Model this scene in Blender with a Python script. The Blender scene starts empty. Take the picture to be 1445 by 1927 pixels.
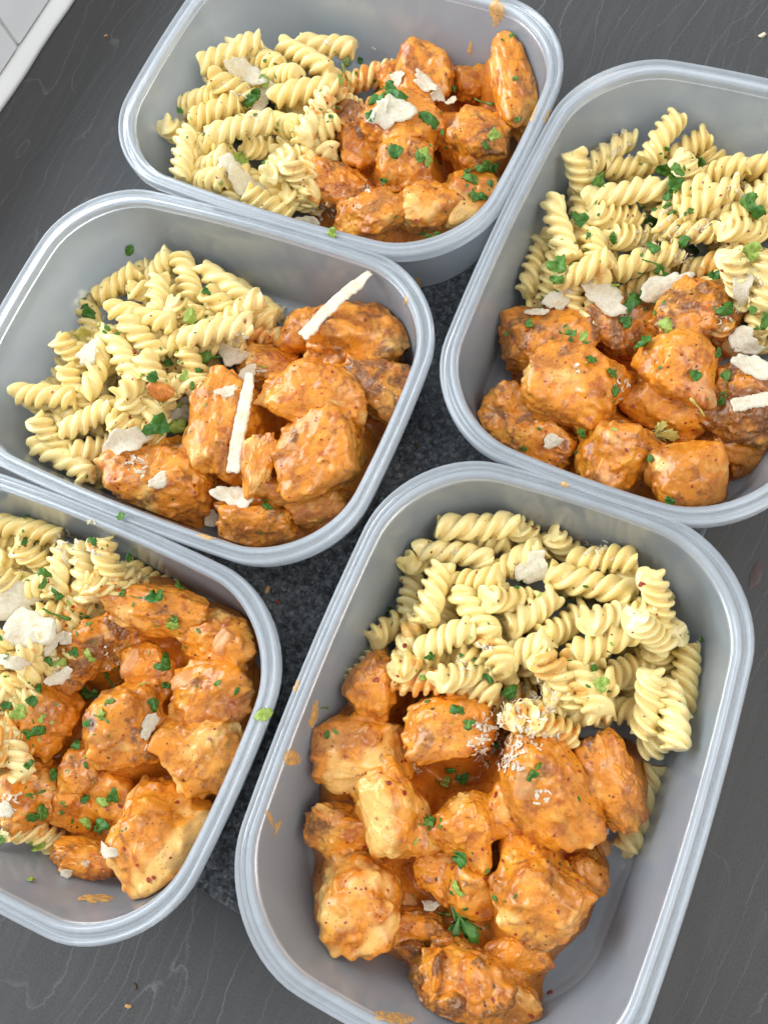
import bpy, bmesh, math, random, json
import numpy as np
from mathutils import Vector, Matrix
from mathutils.bvhtree import BVHTree
R = math.radians
rng = random.Random(7)
sc = bpy.context.scene
col = sc.collection

# ------------------------------------------------------------------ camera
PITCH, ROLL, FPX, HCAM = 0.339173, -0.510555, 1517.43, 0.352956
BOARD_T, DEEP = 0.008, 0.060          # thickness of the stone board, height of a lunch box
ZR = BOARD_T + DEEP                   # height of the rims above the worktop
FL = BOARD_T + 0.0016                 # inside floor of the boxes
cp, sp = math.cos(PITCH), math.sin(PITCH)
_r, _u = np.array([1., 0, 0]), np.array([0, cp, sp])
FW = np.array([0, sp, -cp])
RT = math.cos(ROLL)*_r + math.sin(ROLL)*_u
UP = -math.sin(ROLL)*_r + math.cos(ROLL)*_u
EYE = np.array([0, 0, ZR + HCAM])
cam = bpy.data.cameras.new('camera')
co = bpy.data.objects.new('camera', cam); col.objects.link(co)
cam.sensor_fit = 'VERTICAL'; cam.sensor_height = 24; cam.lens = 24*FPX/1927
cam.clip_start = 0.01; cam.clip_end = 50
M = Matrix.Identity(4)
for i in range(3):
    M[i][0], M[i][1], M[i][2], M[i][3] = RT[i], UP[i], -FW[i], EYE[i]
co.matrix_world = M
sc.camera = co

# ------------------------------------------------------------------ light
w = bpy.data.worlds.new("World"); sc.world = w; w.use_nodes = True
bg = w.node_tree.nodes['Background']
bg.inputs[0].default_value = (0.86, 0.92, 1.0, 1); bg.inputs[1].default_value = 0.82
def area(name, loc, target, sx, sy, power, colr):
    l = bpy.data.lights.new(name, 'AREA'); l.shape = 'RECTANGLE'; l.size = sx; l.size_y = sy
    l.energy = power; l.color = colr
    o = bpy.data.objects.new(name, l); col.objects.link(o); o.location = loc
    o.rotation_euler = (Vector(target)-Vector(loc)).to_track_quat('-Z', 'Y').to_euler()
    return o
area('window_light', (-0.85, 1.25, 1.05), (0.0, 0.2, 0.0), 1.7, 1.2, 50, (0.86, 0.94, 1.0))
area('room_light', (0.7, -0.7, 1.5), (0.0, 0.2, 0.0), 1.0, 1.0, 17, (1.0, 0.92, 0.82))  # added warm fill lamp, lifts the tiles and the sides away from the window
sc.view_settings.view_transform = 'Standard'; sc.view_settings.look = 'None'
sc.view_settings.exposure = 0.0; sc.view_settings.gamma = 1.0
sc.cycles.use_denoising = True
sc.cycles.max_bounces = 12; sc.cycles.transmission_bounces = 10; sc.cycles.transparent_max_bounces = 12
sc.cycles.caustics_reflective = False

# ------------------------------------------------------------------ helpers
def at(u, v, z):
    """point at height z on the line of sight through photo pixel u, v"""
    d = (u-722.5)/FPX*RT - (v-963.5)/FPX*UP + FW
    return EYE + d*((z-EYE[2])/d[2])
def ray(u, v):
    d = (u-722.5)/FPX*RT - (v-963.5)/FPX*UP + FW
    return d/np.linalg.norm(d)
def pix(p):
    d = np.asarray(p)-EYE; z = d@FW
    return 722.5+FPX*(d@RT)/z, 963.5-FPX*(d@UP)/z
def mesh(name, V, F, mat, smooth=True):
    me = bpy.data.meshes.new(name)
    me.from_pydata([tuple(map(float, p)) for p in V], [], [tuple(map(int, f)) for f in F])
    if smooth: me.polygons.foreach_set('use_smooth', [True]*len(me.polygons))
    if mat: me.materials.append(mat)
    me.update(); return me
def obj(name, me, parent=None, **props):
    o = bpy.data.objects.new(name, me); col.objects.link(o)
    if parent: o.parent = parent
    for k, v in props.items(): o[k] = v
    return o
def tag(o, label, cat, group=None):
    o['label'] = label; o['category'] = cat
    if group: o['group'] = group
    return o
# numpy gradient noise
_perm = np.random.RandomState(3).permutation(512)
_grad = np.random.RandomState(4).normal(size=(512, 3)); _grad /= np.linalg.norm(_grad, axis=1)[:, None]
def noise(P):
    P = np.asarray(P, float); i = np.floor(P).astype(int); f = P-i
    s = f*f*f*(f*(f*6-15)+10); out = 0
    for dx in (0, 1):
        for dy in (0, 1):
            for dz in (0, 1):
                h = _perm[(_perm[(_perm[(i[:, 0]+dx) & 511]+i[:, 1]+dy) & 511]+i[:, 2]+dz) & 511]
                g = _grad[h]; d = f-np.array([dx, dy, dz])
                wgt = (s[:, 0] if dx else 1-s[:, 0])*(s[:, 1] if dy else 1-s[:, 1])*(s[:, 2] if dz else 1-s[:, 2])
                out = out + wgt*(g*d).sum(1)
    return out
def fbm(P, o=3):
    return sum(noise(P*2**k+k*17.3)/2**k for k in range(o))

# ------------------------------------------------------------------ materials
class NT:
    def __init__(s, name):
        s.m = bpy.data.materials.new(name); s.m.use_nodes = True
        s.t = s.m.node_tree; s.t.nodes.clear()
        s.out = s.n('ShaderNodeOutputMaterial')
    def n(s, typ, _p=None, **inp):
        nd = s.t.nodes.new(typ)
        for k, v in (_p or {}).items(): setattr(nd, k, v)
        for k, v in inp.items(): s.i(nd, k.replace('_', ' '), v)
        return nd
    def i(s, nd, key, v):
        sock = nd.inputs[key]
        if isinstance(v, bpy.types.NodeSocket): s.t.links.new(v, sock)
        else: sock.default_value = v
    def noise(s, vec, scale, detail=3, rough=.55, dist=0.):
        nd = s.n('ShaderNodeTexNoise'); s.i(nd, 'Vector', vec)
        s.i(nd, 'Scale', scale); s.i(nd, 'Detail', detail); s.i(nd, 'Roughness', rough); s.i(nd, 'Distortion', dist)
        return nd.outputs['Fac']
    def vor(s, vec, scale, feature='F1', out='Distance', rnd=1.):
        nd = s.n('ShaderNodeTexVoronoi', {'feature': feature}); s.i(nd, 'Vector', vec); s.i(nd, 'Scale', scale); s.i(nd, 'Randomness', rnd)
        return nd.outputs[out]
    def ramp(s, f, stops):
        nd = s.n('ShaderNodeValToRGB'); s.i(nd, 'Fac', f); e = nd.color_ramp.elements
        while len(e) < len(stops): e.new(.5)
        for a, (p, c) in zip(e, stops):
            a.position = p; a.color = (c, c, c, 1) if not isinstance(c, tuple) else c+(1,)
        return nd.outputs['Color']
    def mix(s, f, a, b, blend='MIX'):
        nd = s.n('ShaderNodeMix', {'data_type': 'RGBA', 'blend_type': blend})
        s.i(nd, 0, f)
        for k, v in ((6, a), (7, b)):
            s.i(nd, k, v+(1,) if isinstance(v, tuple) else v)
        return nd.outputs[2]
    def math(s, op, a, b=0., clamp=False):
        nd = s.n('ShaderNodeMath', {'operation': op, 'use_clamp': clamp}); s.i(nd, 0, a); s.i(nd, 1, b)
        return nd.outputs[0]
    def mapr(s, v, a, b, c=0., d=1.):
        nd = s.n('ShaderNodeMapRange'); s.i(nd, 0, v); s.i(nd, 1, a); s.i(nd, 2, b); s.i(nd, 3, c); s.i(nd, 4, d)
        return nd.outputs[0]
    def bump(s, h, strength, dist):
        nd = s.n('ShaderNodeBump'); s.i(nd, 'Height', h); s.i(nd, 'Strength', strength); s.i(nd, 'Distance', dist)
        return nd.outputs[0]
    def attr(s, name):
        nd = s.n('ShaderNodeAttribute', {'attribute_type': 'OBJECT', 'attribute_name': name}); return nd.outputs['Fac']
    def coords(s, which='Object', jitter=True):
        c = s.n('ShaderNodeTexCoord').outputs[which]
        if not jitter: return c
        r = s.n('ShaderNodeObjectInfo').outputs['Random']
        m = s.n('ShaderNodeVectorMath', {'operation': 'ADD'}); s.i(m, 0, c)
        cx = s.n('ShaderNodeCombineXYZ'); s.i(cx, 0, r); s.i(cx, 1, s.math('MULTIPLY', r, 7.3)); s.i(cx, 2, s.math('MULTIPLY', r, 3.1))
        s.i(m, 1, cx.outputs[0]); return m.outputs[0]
    def pbr(s, **k):
        nd = s.n('ShaderNodeBsdfPrincipled')
        for a, v in k.items():
            if isinstance(v, tuple) and len(v) == 3 and a not in ('Subsurface_Radius',): v = v+(1,)
            s.i(nd, a.replace('_', ' '), v)
        s.t.links.new(nd.outputs[0], s.out.inputs[0]); return nd

def chicken_mat(name, sauce_only=False):
    t = NT(name); c = t.coords()
    big = t.noise(c, 55, 3, .6, .4); mid = t.noise(c, 160, 4, .65, .6); fine = t.noise(c, 700, 3, .6)
    base = t.mix(t.ramp(mid, [(.3, 0.), (.7, 1.)]), (.54, .145, .004), (.76, .31, .022))
    base = t.mix(t.ramp(big, [(.38, 0.), (.66, 1.)]), base, (.70, .235, .007))
    oil = t.noise(c, 95, 3, .6, .8)
    base = t.mix(t.math('MULTIPLY', t.ramp(oil, [(.50, 0.), (.64, 1.)]), .8), base, (.36, .075, .004))
    tan = t.noise(c, 34, 3, .6, .5)
    base = t.mix(t.math('MULTIPLY', t.ramp(tan, [(.52, 0.), (.68, 1.)]), .65), base, (.29, .095, .016))
    pale = t.noise(c, 48, 3, .6, .7)
    base = t.mix(t.math('MULTIPLY', t.ramp(pale, [(.55, 0.), (.70, 1.)]), .7), base, (.80, .41, .055))
    if not sauce_only:
        # white meat showing through the sauce, in fibres across the piece
        mp = t.n('ShaderNodeMapping'); t.i(mp, 'Vector', c); t.i(mp, 'Scale', (1., 5.5, 1.5))
        fib = t.noise(mp.outputs[0], 85, 3, .6, .5)
        area_ = t.noise(c, 42, 2, .5, .3)
        lim = t.mapr(t.attr('cream'), 0, 1, .645, .45)
        cm = t.mapr(t.math('SUBTRACT', area_, lim), 0., .10)
        meat = t.mix(fib, (.80, .42, .085), (.87, .60, .22))
        base = t.mix(t.math('MULTIPLY', cm, .85), base, meat)
        fibre = t.math('MULTIPLY', fib, cm)
        ch = t.noise(c, 70, 4, .7, .6)
        lim2 = t.mapr(t.attr('char'), 0, 1, .62, .37)
        cd = t.mapr(t.math('SUBTRACT', ch, lim2), 0., .12)
        dark = t.mix(mid, (.045, .016, .008), (.20, .060, .014))
        base = t.mix(t.math('MULTIPLY', cd, .85), base, dark)
    if not sauce_only:
        sp = t.noise(c, 190, 3, .6, .3)
        base = t.mix(t.math('MULTIPLY', t.ramp(sp, [(.66, 0.), (.74, 1.)]), .75), base, (.20, .05, .012))
    if sauce_only: base = t.mix(.45, base, (.40, .085, .004))
    # paprika grain, herb flecks
    g = t.vor(c, 900, out='Distance')
    base = t.mix(t.math('MULTIPLY', t.math('LESS_THAN', g, .16), .42), base, (.26, .035, .008))
    g2 = t.vor(c, 430, out='Distance')
    base = t.mix(t.math('MULTIPLY', t.math('LESS_THAN', g2, .13), .8), base, (.09, .055, .018))
    base = t.mix(t.math('MULTIPLY', t.ramp(fine, [(.45, 0.), (.75, 1.)]), .35), base, (.80, .40, .10))
    h = t.math('ADD', t.math('MULTIPLY', mid, .6), t.math('ADD', t.math('MULTIPLY', fine, .28), t.math('MULTIPLY', t.noise(c, 320, 3, .6, .3), .45)))
    if not sauce_only: h = t.math('ADD', h, t.math('MULTIPLY', fibre, 1.3))
    rough_ = t.ramp(t.noise(c, 38, 2, .5, .3), [(.40, .15), (.62, 1.)])
    b = t.bump(t.math('MULTIPLY', h, rough_), .22, .0018)
    t.pbr(Base_Color=base, Roughness=t.mapr(t.noise(c, 210, 3), .3, .7, .24, .5), Normal=b,
          Subsurface_Weight=.25, Subsurface_Radius=(1., .4, .15), Subsurface_Scale=.003, Specular_IOR_Level=.5,
          Coat_Weight=.25, Coat_Roughness=.07)
    return t.m
MAT = {}
MAT['chicken'] = chicken_mat('chicken_in_sauce')
MAT['sauce'] = chicken_mat('creamy_orange_sauce', True)

t = NT('boiled_pasta'); c = t.coords()
rnd = t.n('ShaderNodeObjectInfo').outputs['Random']
b0 = t.mix(rnd, (.83, .66, .265), (.88, .745, .37))
b0 = t.mix(t.math('MULTIPLY', t.ramp(t.noise(c, 120, 3), [(.4, 0.), (.7, 1.)]), .5), b0, (.78, .56, .20))
b0 = t.mix(t.math('MULTIPLY', t.math('LESS_THAN', t.vor(c, 260), .07), .8), b0, (.30, .13, .04))
sn = t.noise(c, 130, 3, .6, .5)
lim = t.mapr(t.attr('stain'), 0, 1, .80, .40)
b0 = t.mix(t.math('MULTIPLY', t.mapr(t.math('SUBTRACT', sn, lim), 0., .10), .85), b0, (.74, .30, .035))
t.pbr(Base_Color=b0, Roughness=.34, Subsurface_Weight=.55, Subsurface_Radius=(1., .8, .42), Subsurface_Scale=.0036,
      Normal=t.bump(t.noise(c, 500, 3), .15, .0008), Coat_Weight=.3, Coat_Roughness=.15)
MAT['pasta'] = t.m

t = NT('hard_cheese'); c = t.coords()
b0 = t.mix(t.ramp(t.noise(c, 5, 5, .7), [(.35, 0.), (.65, 1.)]), (.80, .72, .52), (.90, .85, .71))
b0 = t.mix(t.math('MULTIPLY', t.ramp(t.noise(c, 1.6, 4, .65), [(.54, 0.), (.72, 1.)]), .5), b0, (.84, .55, .24))
pb = t.pbr(Base_Color=b0, Roughness=.45, Subsurface_Weight=.25, Subsurface_Radius=(1., .85, .6), Subsurface_Scale=.002,
           Normal=t.bump(t.math('ADD', t.noise(c, 14, 4, .7), t.noise(c, 4, 3)), .45, .0010))
tr = t.n('ShaderNodeBsdfTranslucent'); t.i(tr, 'Color', (.90, .82, .64, 1))
tp = t.n('ShaderNodeBsdfTransparent'); t.i(tp, 'Color', (1., .95, .85, 1))
m1 = t.n('ShaderNodeMixShader'); t.i(m1, 0, .22); m2 = t.n('ShaderNodeMixShader'); t.i(m2, 0, t.mapr(t.noise(c, 3.5, 5, .75), .42, .68, .0, .34))
t.t.links.new(pb.outputs[0], m1.inputs[1]); t.t.links.new(tr.outputs[0], m1.inputs[2])
t.t.links.new(m1.outputs[0], m2.inputs[1]); t.t.links.new(tp.outputs[0], m2.inputs[2]); t.t.links.new(m2.outputs[0], t.out.inputs[0])
MAT['cheese'] = t.m

def leaf_mat(name, a, b, vein):
    t = NT(name); c = t.coords()
    base = t.mix(t.ramp(t.noise(c, 2.2, 4), [(.3, 0.), (.7, 1.)]), a, b)
    base = t.mix(t.math('MULTIPLY', t.ramp(t.vor(c, 3.2, 'DISTANCE_TO_EDGE'), [(.0, 1.), (.10, 0.)]), .5), base, vein)
    p = t.pbr(Base_Color=base, Roughness=.34, Normal=t.bump(t.noise(c, 9, 3), .4, .0006))
    tr = t.n('ShaderNodeBsdfTranslucent'); t.i(tr, 'Color', base)
    mx = t.n('ShaderNodeMixShader'); t.i(mx, 0, .3)
    t.t.links.new(p.outputs[0], mx.inputs[1]); t.t.links.new(tr.outputs[0], mx.inputs[2])
    t.t.links.new(mx.outputs[0], t.out.inputs[0]); return t.m
MAT['leaf0'] = leaf_mat('dark_parsley', (.032, .14, .018), (.10, .30, .04), (.12, .28, .05))
MAT['leaf1'] = leaf_mat('mid_green_parsley', (.07, .20, .025), (.14, .33, .04), (.30, .45, .10))
MAT['leaf2'] = leaf_mat('pale_green_parsley', (.30, .46, .06), (.45, .58, .10), (.60, .68, .25))
MAT['leaf3'] = leaf_mat('yellow_parsley', (.60, .52, .10), (.70, .62, .18), (.78, .72, .35))

t = NT('chili_flake'); t.pbr(Base_Color=t.mix(t.noise(t.coords(jitter=False), 150, 2), (.16, .012, .006), (.42, .045, .012)), Roughness=.35, Coat_Weight=.3)
MAT['chili'] = t.m
t = NT('dried_herb'); t.pbr(Base_Color=t.mix(t.noise(t.coords(jitter=False), 150, 2), (.03, .03, .012), (.11, .07, .02)), Roughness=.6)
MAT['herb'] = t.m
t = NT('thin_sauce_film'); c = t.coords('Object', False)
pb = t.pbr(Base_Color=t.mix(t.noise(c, 300, 3), (.80, .36, .05), (.86, .55, .16)), Roughness=.3)
tp = t.n('ShaderNodeBsdfTransparent'); mx = t.n('ShaderNodeMixShader'); t.i(mx, 0, t.mapr(t.noise(c, 420, 3), .35, .65, .15, .75))
t.t.links.new(pb.outputs[0], mx.inputs[1]); t.t.links.new(tp.outputs[0], mx.inputs[2]); t.t.links.new(mx.outputs[0], t.out.inputs[0])
MAT['film'] = t.m
t = NT('soft_onion'); c = t.coords()
pb = t.pbr(Base_Color=t.mix(t.noise(c, 260, 3), (.70, .30, .07), (.86, .58, .28)), Roughness=.18)
tp = t.n('ShaderNodeBsdfTransparent'); t.i(tp, 'Color', (1., .86, .66, 1)); mx = t.n('ShaderNodeMixShader'); t.i(mx, 0, .48)
t.t.links.new(pb.outputs[0], mx.inputs[1]); t.t.links.new(tp.outputs[0], mx.inputs[2]); t.t.links.new(mx.outputs[0], t.out.inputs[0])
MAT['onion'] = t.m

def plastic(name, thru, rough_t, col_d, tl, sheen):
    """milky polypropylene: part scattered, part blurred see-through, a soft sheen on top"""
    t = NT(name); c = t.coords('Object', False)
    smudge = t.noise(c, 28, 4, .65, .8)
    rf = t.n('ShaderNodeBsdfRefraction'); t.i(rf, 'Color', (.97, .98, .99, 1)); t.i(rf, 'Roughness', rough_t); t.i(rf, 'IOR', 1.12)
    tp = t.n('ShaderNodeBsdfTransparent'); t.i(tp, 'Color', (.96, .97, .98, 1))
    m0 = t.n('ShaderNodeMixShader'); t.i(m0, 0, .4)
    t.t.links.new(rf.outputs[0], m0.inputs[1]); t.t.links.new(tp.outputs[0], m0.inputs[2])
    df = t.n('ShaderNodeBsdfDiffuse'); t.i(df, 'Color', col_d+(1,))
    tr = t.n('ShaderNodeBsdfTranslucent'); t.i(tr, 'Color', col_d+(1,))
    m1 = t.n('ShaderNodeMixShader'); t.i(m1, 0, tl)
    t.t.links.new(df.outputs[0], m1.inputs[1]); t.t.links.new(tr.outputs[0], m1.inputs[2])
    m2 = t.n('ShaderNodeMixShader'); t.i(m2, 0, t.mapr(smudge, .35, .65, thru-.05, thru+.04))
    t.t.links.new(m1.outputs[0], m2.inputs[1]); t.t.links.new(m0.outputs[0], m2.inputs[2])
    bp = t.bump(t.noise(c, 260, 2), .03, .0004)
    gl = t.n('ShaderNodeBsdfGlossy'); t.i(gl, 'Roughness', t.mapr(smudge, .35, .65, sheen*.8, sheen*1.3)); t.i(gl, 'Color', (1, 1, 1, 1)); t.i(gl, 'Normal', bp)
    fr = t.n('ShaderNodeFresnel'); t.i(fr, 'IOR', 1.46)
    m3 = t.n('ShaderNodeMixShader'); t.i(m3, 0, fr.outputs[0])
    t.t.links.new(m2.outputs[0], m3.inputs[1]); t.t.links.new(gl.outputs[0], m3.inputs[2])
    t.t.links.new(m3.outputs[0], t.out.inputs[0]); return t.m
MAT['plastic'] = plastic('milky_plastic', .50, .28, (.80, .88, .95), .48, .13)
MAT['rim'] = plastic('milky_plastic_rim', .54, .18, (.86, .915, .965), .42, .18)

t = NT('grey_wood_effect_laminate'); c = t.coords('Object', False)
sx = t.n('ShaderNodeSeparateXYZ'); t.i(sx, 0, c)
def contour(freq, sc_, amp, jag, width, seed):
    mp = t.n('ShaderNodeMapping'); t.i(mp, 'Vector', c); t.i(mp, 'Scale', sc_); t.i(mp, 'Location', (seed, seed*1.7, 0))
    f = t.math('ADD', t.math('MULTIPLY', sx.outputs[1], freq), t.math('MULTIPLY', t.noise(mp.outputs[0], 1., 2, .5, .3), amp))
    mj = t.n('ShaderNodeMapping'); t.i(mj, 'Vector', c); t.i(mj, 'Scale', (160., 90., 1.))
    f = t.math('ADD', f, t.math('MULTIPLY', t.noise(mj.outputs[0], 1., 3, .7), jag))
    return t.ramp(t.math('FRACT', f), [(0., 1.), (width*.4, .55), (width, 0.)])
l1 = t.math('MULTIPLY', contour(62, (6.5, 15., 1.), 7.5, .30, .075, 1.3), t.ramp(t.noise(c, 26, 4, .7), [(.34, .1), (.60, 1.)]))
l2 = t.math('MULTIPLY', contour(120, (9., 26., 1.), 5., .5, .08, 7.7), t.ramp(t.noise(c, 15, 3), [(.50, 0.), (.66, .6)]))
lines = t.math('MAXIMUM', l1, l2)
mg = t.n('ShaderNodeMapping'); t.i(mg, 'Vector', c); t.i(mg, 'Scale', (700., 1500., 1.))
grain = t.noise(mg.outputs[0], 1., 3, .75)
mp2 = t.n('ShaderNodeMapping'); t.i(mp2, 'Vector', c); t.i(mp2, 'Scale', (14., 150., 1.))
streak = t.noise(mp2.outputs[0], 1., 4, .65, .6)
bc = t.mix(t.ramp(grain, [(.30, 0.), (.70, 1.)]), (.026, .0265, .027), (.074, .0735, .073))
bc = t.mix(t.math('MULTIPLY', t.ramp(streak, [(.48, 0.), (.75, 1.)]), .45), bc, (.085, .083, .080))
bc = t.mix(t.math('MULTIPLY', t.ramp(t.noise(c, 9, 3), [(.35, 0.), (.7, 1.)]), .4), bc, (.052, .049, .047))
bc = t.mix(t.math('MULTIPLY', lines, .36), bc, (.23, .225, .22))
t.pbr(Base_Color=bc, Roughness=t.mapr(grain, .3, .7, .44, .60), Specular_IOR_Level=.4,
      Normal=t.bump(t.math('ADD', t.math('MULTIPLY', grain, .6), t.math('MULTIPLY', lines, .5)), .3, .0006))
MAT['top'] = t.m

t = NT('speckled_black_granite'); c = t.coords('Object', False)
v1 = t.noise(c, 260, 5, .8, .6); v2 = t.vor(c, 620, out='Color')
sv = t.n('ShaderNodeSeparateXYZ'); t.i(sv, 0, v2)
bc = t.mix(t.ramp(v1, [(.42, 0.), (.66, 1.)]), (.006, .007, .008), (.13, .14, .15))
bc = t.mix(t.math('MULTIPLY', t.math('GREATER_THAN', sv.outputs[0], .88), .45), bc, (.20, .21, .22))
t.pbr(Base_Color=bc, Roughness=.28)
MAT['granite'] = t.m
t = NT('board_edge'); t.pbr(Base_Color=t.mix(t.noise(t.coords('Object', False), 160, 4), (.10, .14, .18), (.30, .38, .46)), Roughness=.25)  # light blue reflection on the stone edge, put into its base colour
MAT['board_edge'] = t.m

t = NT('white_glazed_tile'); c = t.coords()
t.pbr(Base_Color=t.mix(t.noise(c, 25, 2), (.86, .88, .90), (.90, .91, .92)), Roughness=.12, Normal=t.bump(t.noise(c, 30, 2), .1, .002))
MAT['tile'] = t.m
t = NT('grout'); t.pbr(Base_Color=t.mix(t.ramp(t.noise(t.coords('Object', False), 60, 3), [(.4, 0.), (.7, 1.)]), (.72, .72, .70), (.60, .50, .38)), Roughness=.9)
MAT['grout'] = t.m
t = NT('white_sealant'); t.pbr(Base_Color=t.mix(t.noise(t.coords('Object', False), 40, 3), (.80, .81, .79), (.86, .87, .86)), Roughness=.4)
MAT['seal'] = t.m
# ------------------------------------------------------------------ the setting
GR = math.atan2(0.0577, 0.0766)            # direction of the wall and of the wood grain
m = mesh('worktop', [(-1.6, -1.2, 0), (1.6, -1.2, 0), (1.6, .9, 0), (-1.6, .9, 0)], [(0, 1, 2, 3)], MAT['top'], False)
WA, WB = at(0, 190, 0), at(125, 0, 0)
wd = (WB-WA)/np.linalg.norm(WB-WA); wn = np.array([wd[1], -wd[0], 0])
GR = math.atan2(wd[1], wd[0])
wt = obj('worktop', m); wt['kind'] = 'structure'; wt.rotation_euler[2] = GR
wc = (WA+WB)/2
def boxmesh(name, x0, x1, y0, y1, z0, z1, mat, bev=0.):
    bm = bmesh.new(); bmesh.ops.create_cube(bm, size=1)
    for v in bm.verts: v.co = ((x0+x1)/2+v.co.x*(x1-x0), (y0+y1)/2+v.co.y*(y1-y0), (z0+z1)/2+v.co.z*(z1-z0))
    if bev: bmesh.ops.bevel(bm, geom=bm.edges[:], offset=bev, segments=2, profile=.5, affect='EDGES')
    me = bpy.data.meshes.new(name); bm.to_mesh(me); bm.free(); me.materials.append(mat); return me
# wall frame: x along the wall, y away from the room
wall = obj('kitchen_wall', boxmesh('kitchen_wall', -.6, .6, .0035, .06, -.02, .135, MAT['grout'])); wall['kind'] = 'structure'
wall.location = wc; wall.rotation_euler[2] = GR
s0 = obj('sealant_strip', None, wall)
bm = bmesh.new(); n = 60; prof = [(-.0075, .0005), (-.006, .003), (-.003, .0065), (.0005, .0085), (.0030, .0095), (.0030, .0005)]
vs = [[bm.verts.new((-.6+1.2*i/n, y+.0006*math.sin(i*1.7)*(j < 3), z)) for j, (y, z) in enumerate(prof)] for i in range(n+1)]
for i in range(n):
    for j in range(len(prof)):
        k = (j+1) % len(prof); bm.faces.new((vs[i][j], vs[i+1][j], vs[i+1][k], vs[i][k]))
bmesh.ops.recalc_face_normals(bm, faces=bm.faces[:])
me = bpy.data.meshes.new('sealant_strip'); bm.to_mesh(me); bm.free(); me.materials.append(MAT['seal'])
for p in me.polygons: p.use_smooth = True
bpy.data.objects.remove(s0); obj('sealant_strip', me, wall)
u0 = float((at(48, 88, .012)-wc)@np.append(wd[:2], 0))
TW, TH = .098, .040
tm = boxmesh('wall_tile', -TW/2+.0013, TW/2-.0013, 0, .006, .0013, TH-.0013, MAT['tile'], .0012)
for row in range(3):
    for k in range(-5, 6):
        x = u0+TW*(k+.5+(.5 if row % 2 else 0))
        if abs(x) > .53: continue
        o = obj('wall_tile', tm, wall); o.location = (x, 0, .0095+row*TH)

# ------------------------------------------------------------------ granite board
e1, e2 = np.array([.592, -.806]), np.array([.806, .592])
q1, q2 = at(1322, 1008, .004)[:2]@e1, at(398, 1690, BOARD_T)[:2]@e2
bl, bw = .30, .40
bo = obj('granite_board', boxmesh('granite_board', -bl, 0, 0, bw, 0.0003, BOARD_T, MAT['granite'], .0012))
bo.data.materials.append(MAT['board_edge'])
for p in bo.data.polygons:
    if p.normal.x > .9: p.material_index = 1
bo.location = (*(e1*q1+e2*q2), 0); bo.rotation_euler[2] = math.atan2(e1[1], e1[0])
tag(bo, 'dark speckled granite worktop board lying under the five lunch boxes', 'board')

# ------------------------------------------------------------------ lunch boxes
BL, BW, BR, BB = .23, .16803, .0453, .00538
BOX = dict(A=(.08981, .35888, -.92712), B=(-.04965, .25008, -.89144), C=(-.18988, .14002, -.89227),
           D=(.17648, .16114, .6517), E=(-.00842, .01117, .70125))
NAME = dict(A='back box', B='middle left box', C='lower left box', D='right box', E='front box')
def ring(d, z):
    hx, hy = BL/2-d, BW/2-d; r = max(BR-d*.55, .006); P = []
    for cx, cy, a0, sx in ((hx-r, hy-r, 0, 0), (-hx+r, hy-r, 90, 1), (-hx+r, -hy+r, 180, 0), (hx-r, -hy+r, 270, 1)):
        for k in range(15):
            a = R(a0+90*k/14); P.append((cx+r*math.cos(a), cy+r*math.sin(a)))
        nx, ny = ((-hx+r, hy), (-hx, -hy+r), (hx-r, -hy), (hx, hy-r))[a0//90]
        px, py = P[-1]
        for k in range(1, 10): P.append((px+(nx-px)*k/10, py+(ny-py)*k/10))
    out = []
    for x, y in P:
        bx = BB*max(0, 1-(y/hy)**2)*abs(x)/hx; by = BB*max(0, 1-(x/hx)**2)*abs(y)/hy
        out.append((x+math.copysign(bx, x), y+math.copysign(by, y), z))
    return out
def sweep(name, prof, mat, closed, sharp=38):
    V = []; F = []
    for d, z in prof: V += ring(d/1000, z/1000)  # millimetres
    n = len(V)//len(prof); m = len(prof)
    for i in range(m if closed else m-1):
        a, b = i*n, ((i+1) % m)*n
        for j in range(n):
            k = (j+1) % n; F.append((a+j, a+k, b+k, b+j))
    if not closed: F.append(tuple(range(n))[::-1]); F.append(tuple(range((m-1)*n, m*n)))
    me = mesh(name, V, F, mat)
    bm = bmesh.new(); bm.from_mesh(me); bmesh.ops.recalc_face_normals(bm, faces=bm.faces[:]); bm.to_mesh(me); bm.free()
    me.set_sharp_from_angle(angle=R(sharp)); return me
D = DEEP*1000
tub_me = sweep('tub', [(28, .5), (26.5, 0), (19.5, 0), (16.6, .35), (14.8, 2), (14.0, 5), (10.5, D*.5), (6.7, D-5.5),
                       (7.9, D-5.5), (11.7, D*.5), (15.2, 5.5), (15.9, 3.6), (17.6, 2.0), (20.5, 1.5), (27.0, 1.5), (28.5, 1.9), (31, 2.0)], MAT['plastic'], False)
FL = BOARD_T+.0020
rim_me = sweep('rim', [(1.10, D-6.2), (0.00, D-6.2), (-0.09, D-2.), (0.09, D-.9), (0.42, D-.3), (0.94, D), (1.78, D-.1), (2.21, D-.9), (2.63, D-1.5), (3.15, D-1.3), (3.57, D-.9),
                       (4.08, D-1.4), (4.59, D-.4), (5.02, D), (5.95, D), (6.54, D-.3), (6.88, D-.9), (7.31, D-1.3), (7.65, D-2.2), (7.91, D-5.4), (6.97, D-5.4), (6.54, D-3.2), (5.10, D-2.8),
                       (1.87, D-2.8), (1.27, D-3.4)], MAT['rim'], True, 60)
blabel = dict(A='milky plastic lunch box at the back, cut off by the top edge of the photo',
              B='milky plastic lunch box at middle left, between the back box and the lower left box',
              C='milky plastic lunch box at lower left, cut off by the left edge of the photo',
              D='milky plastic lunch box on the right, cut off by the right edge of the photo',
              E='milky plastic lunch box nearest the camera at lower right, most bare floor showing')
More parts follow.
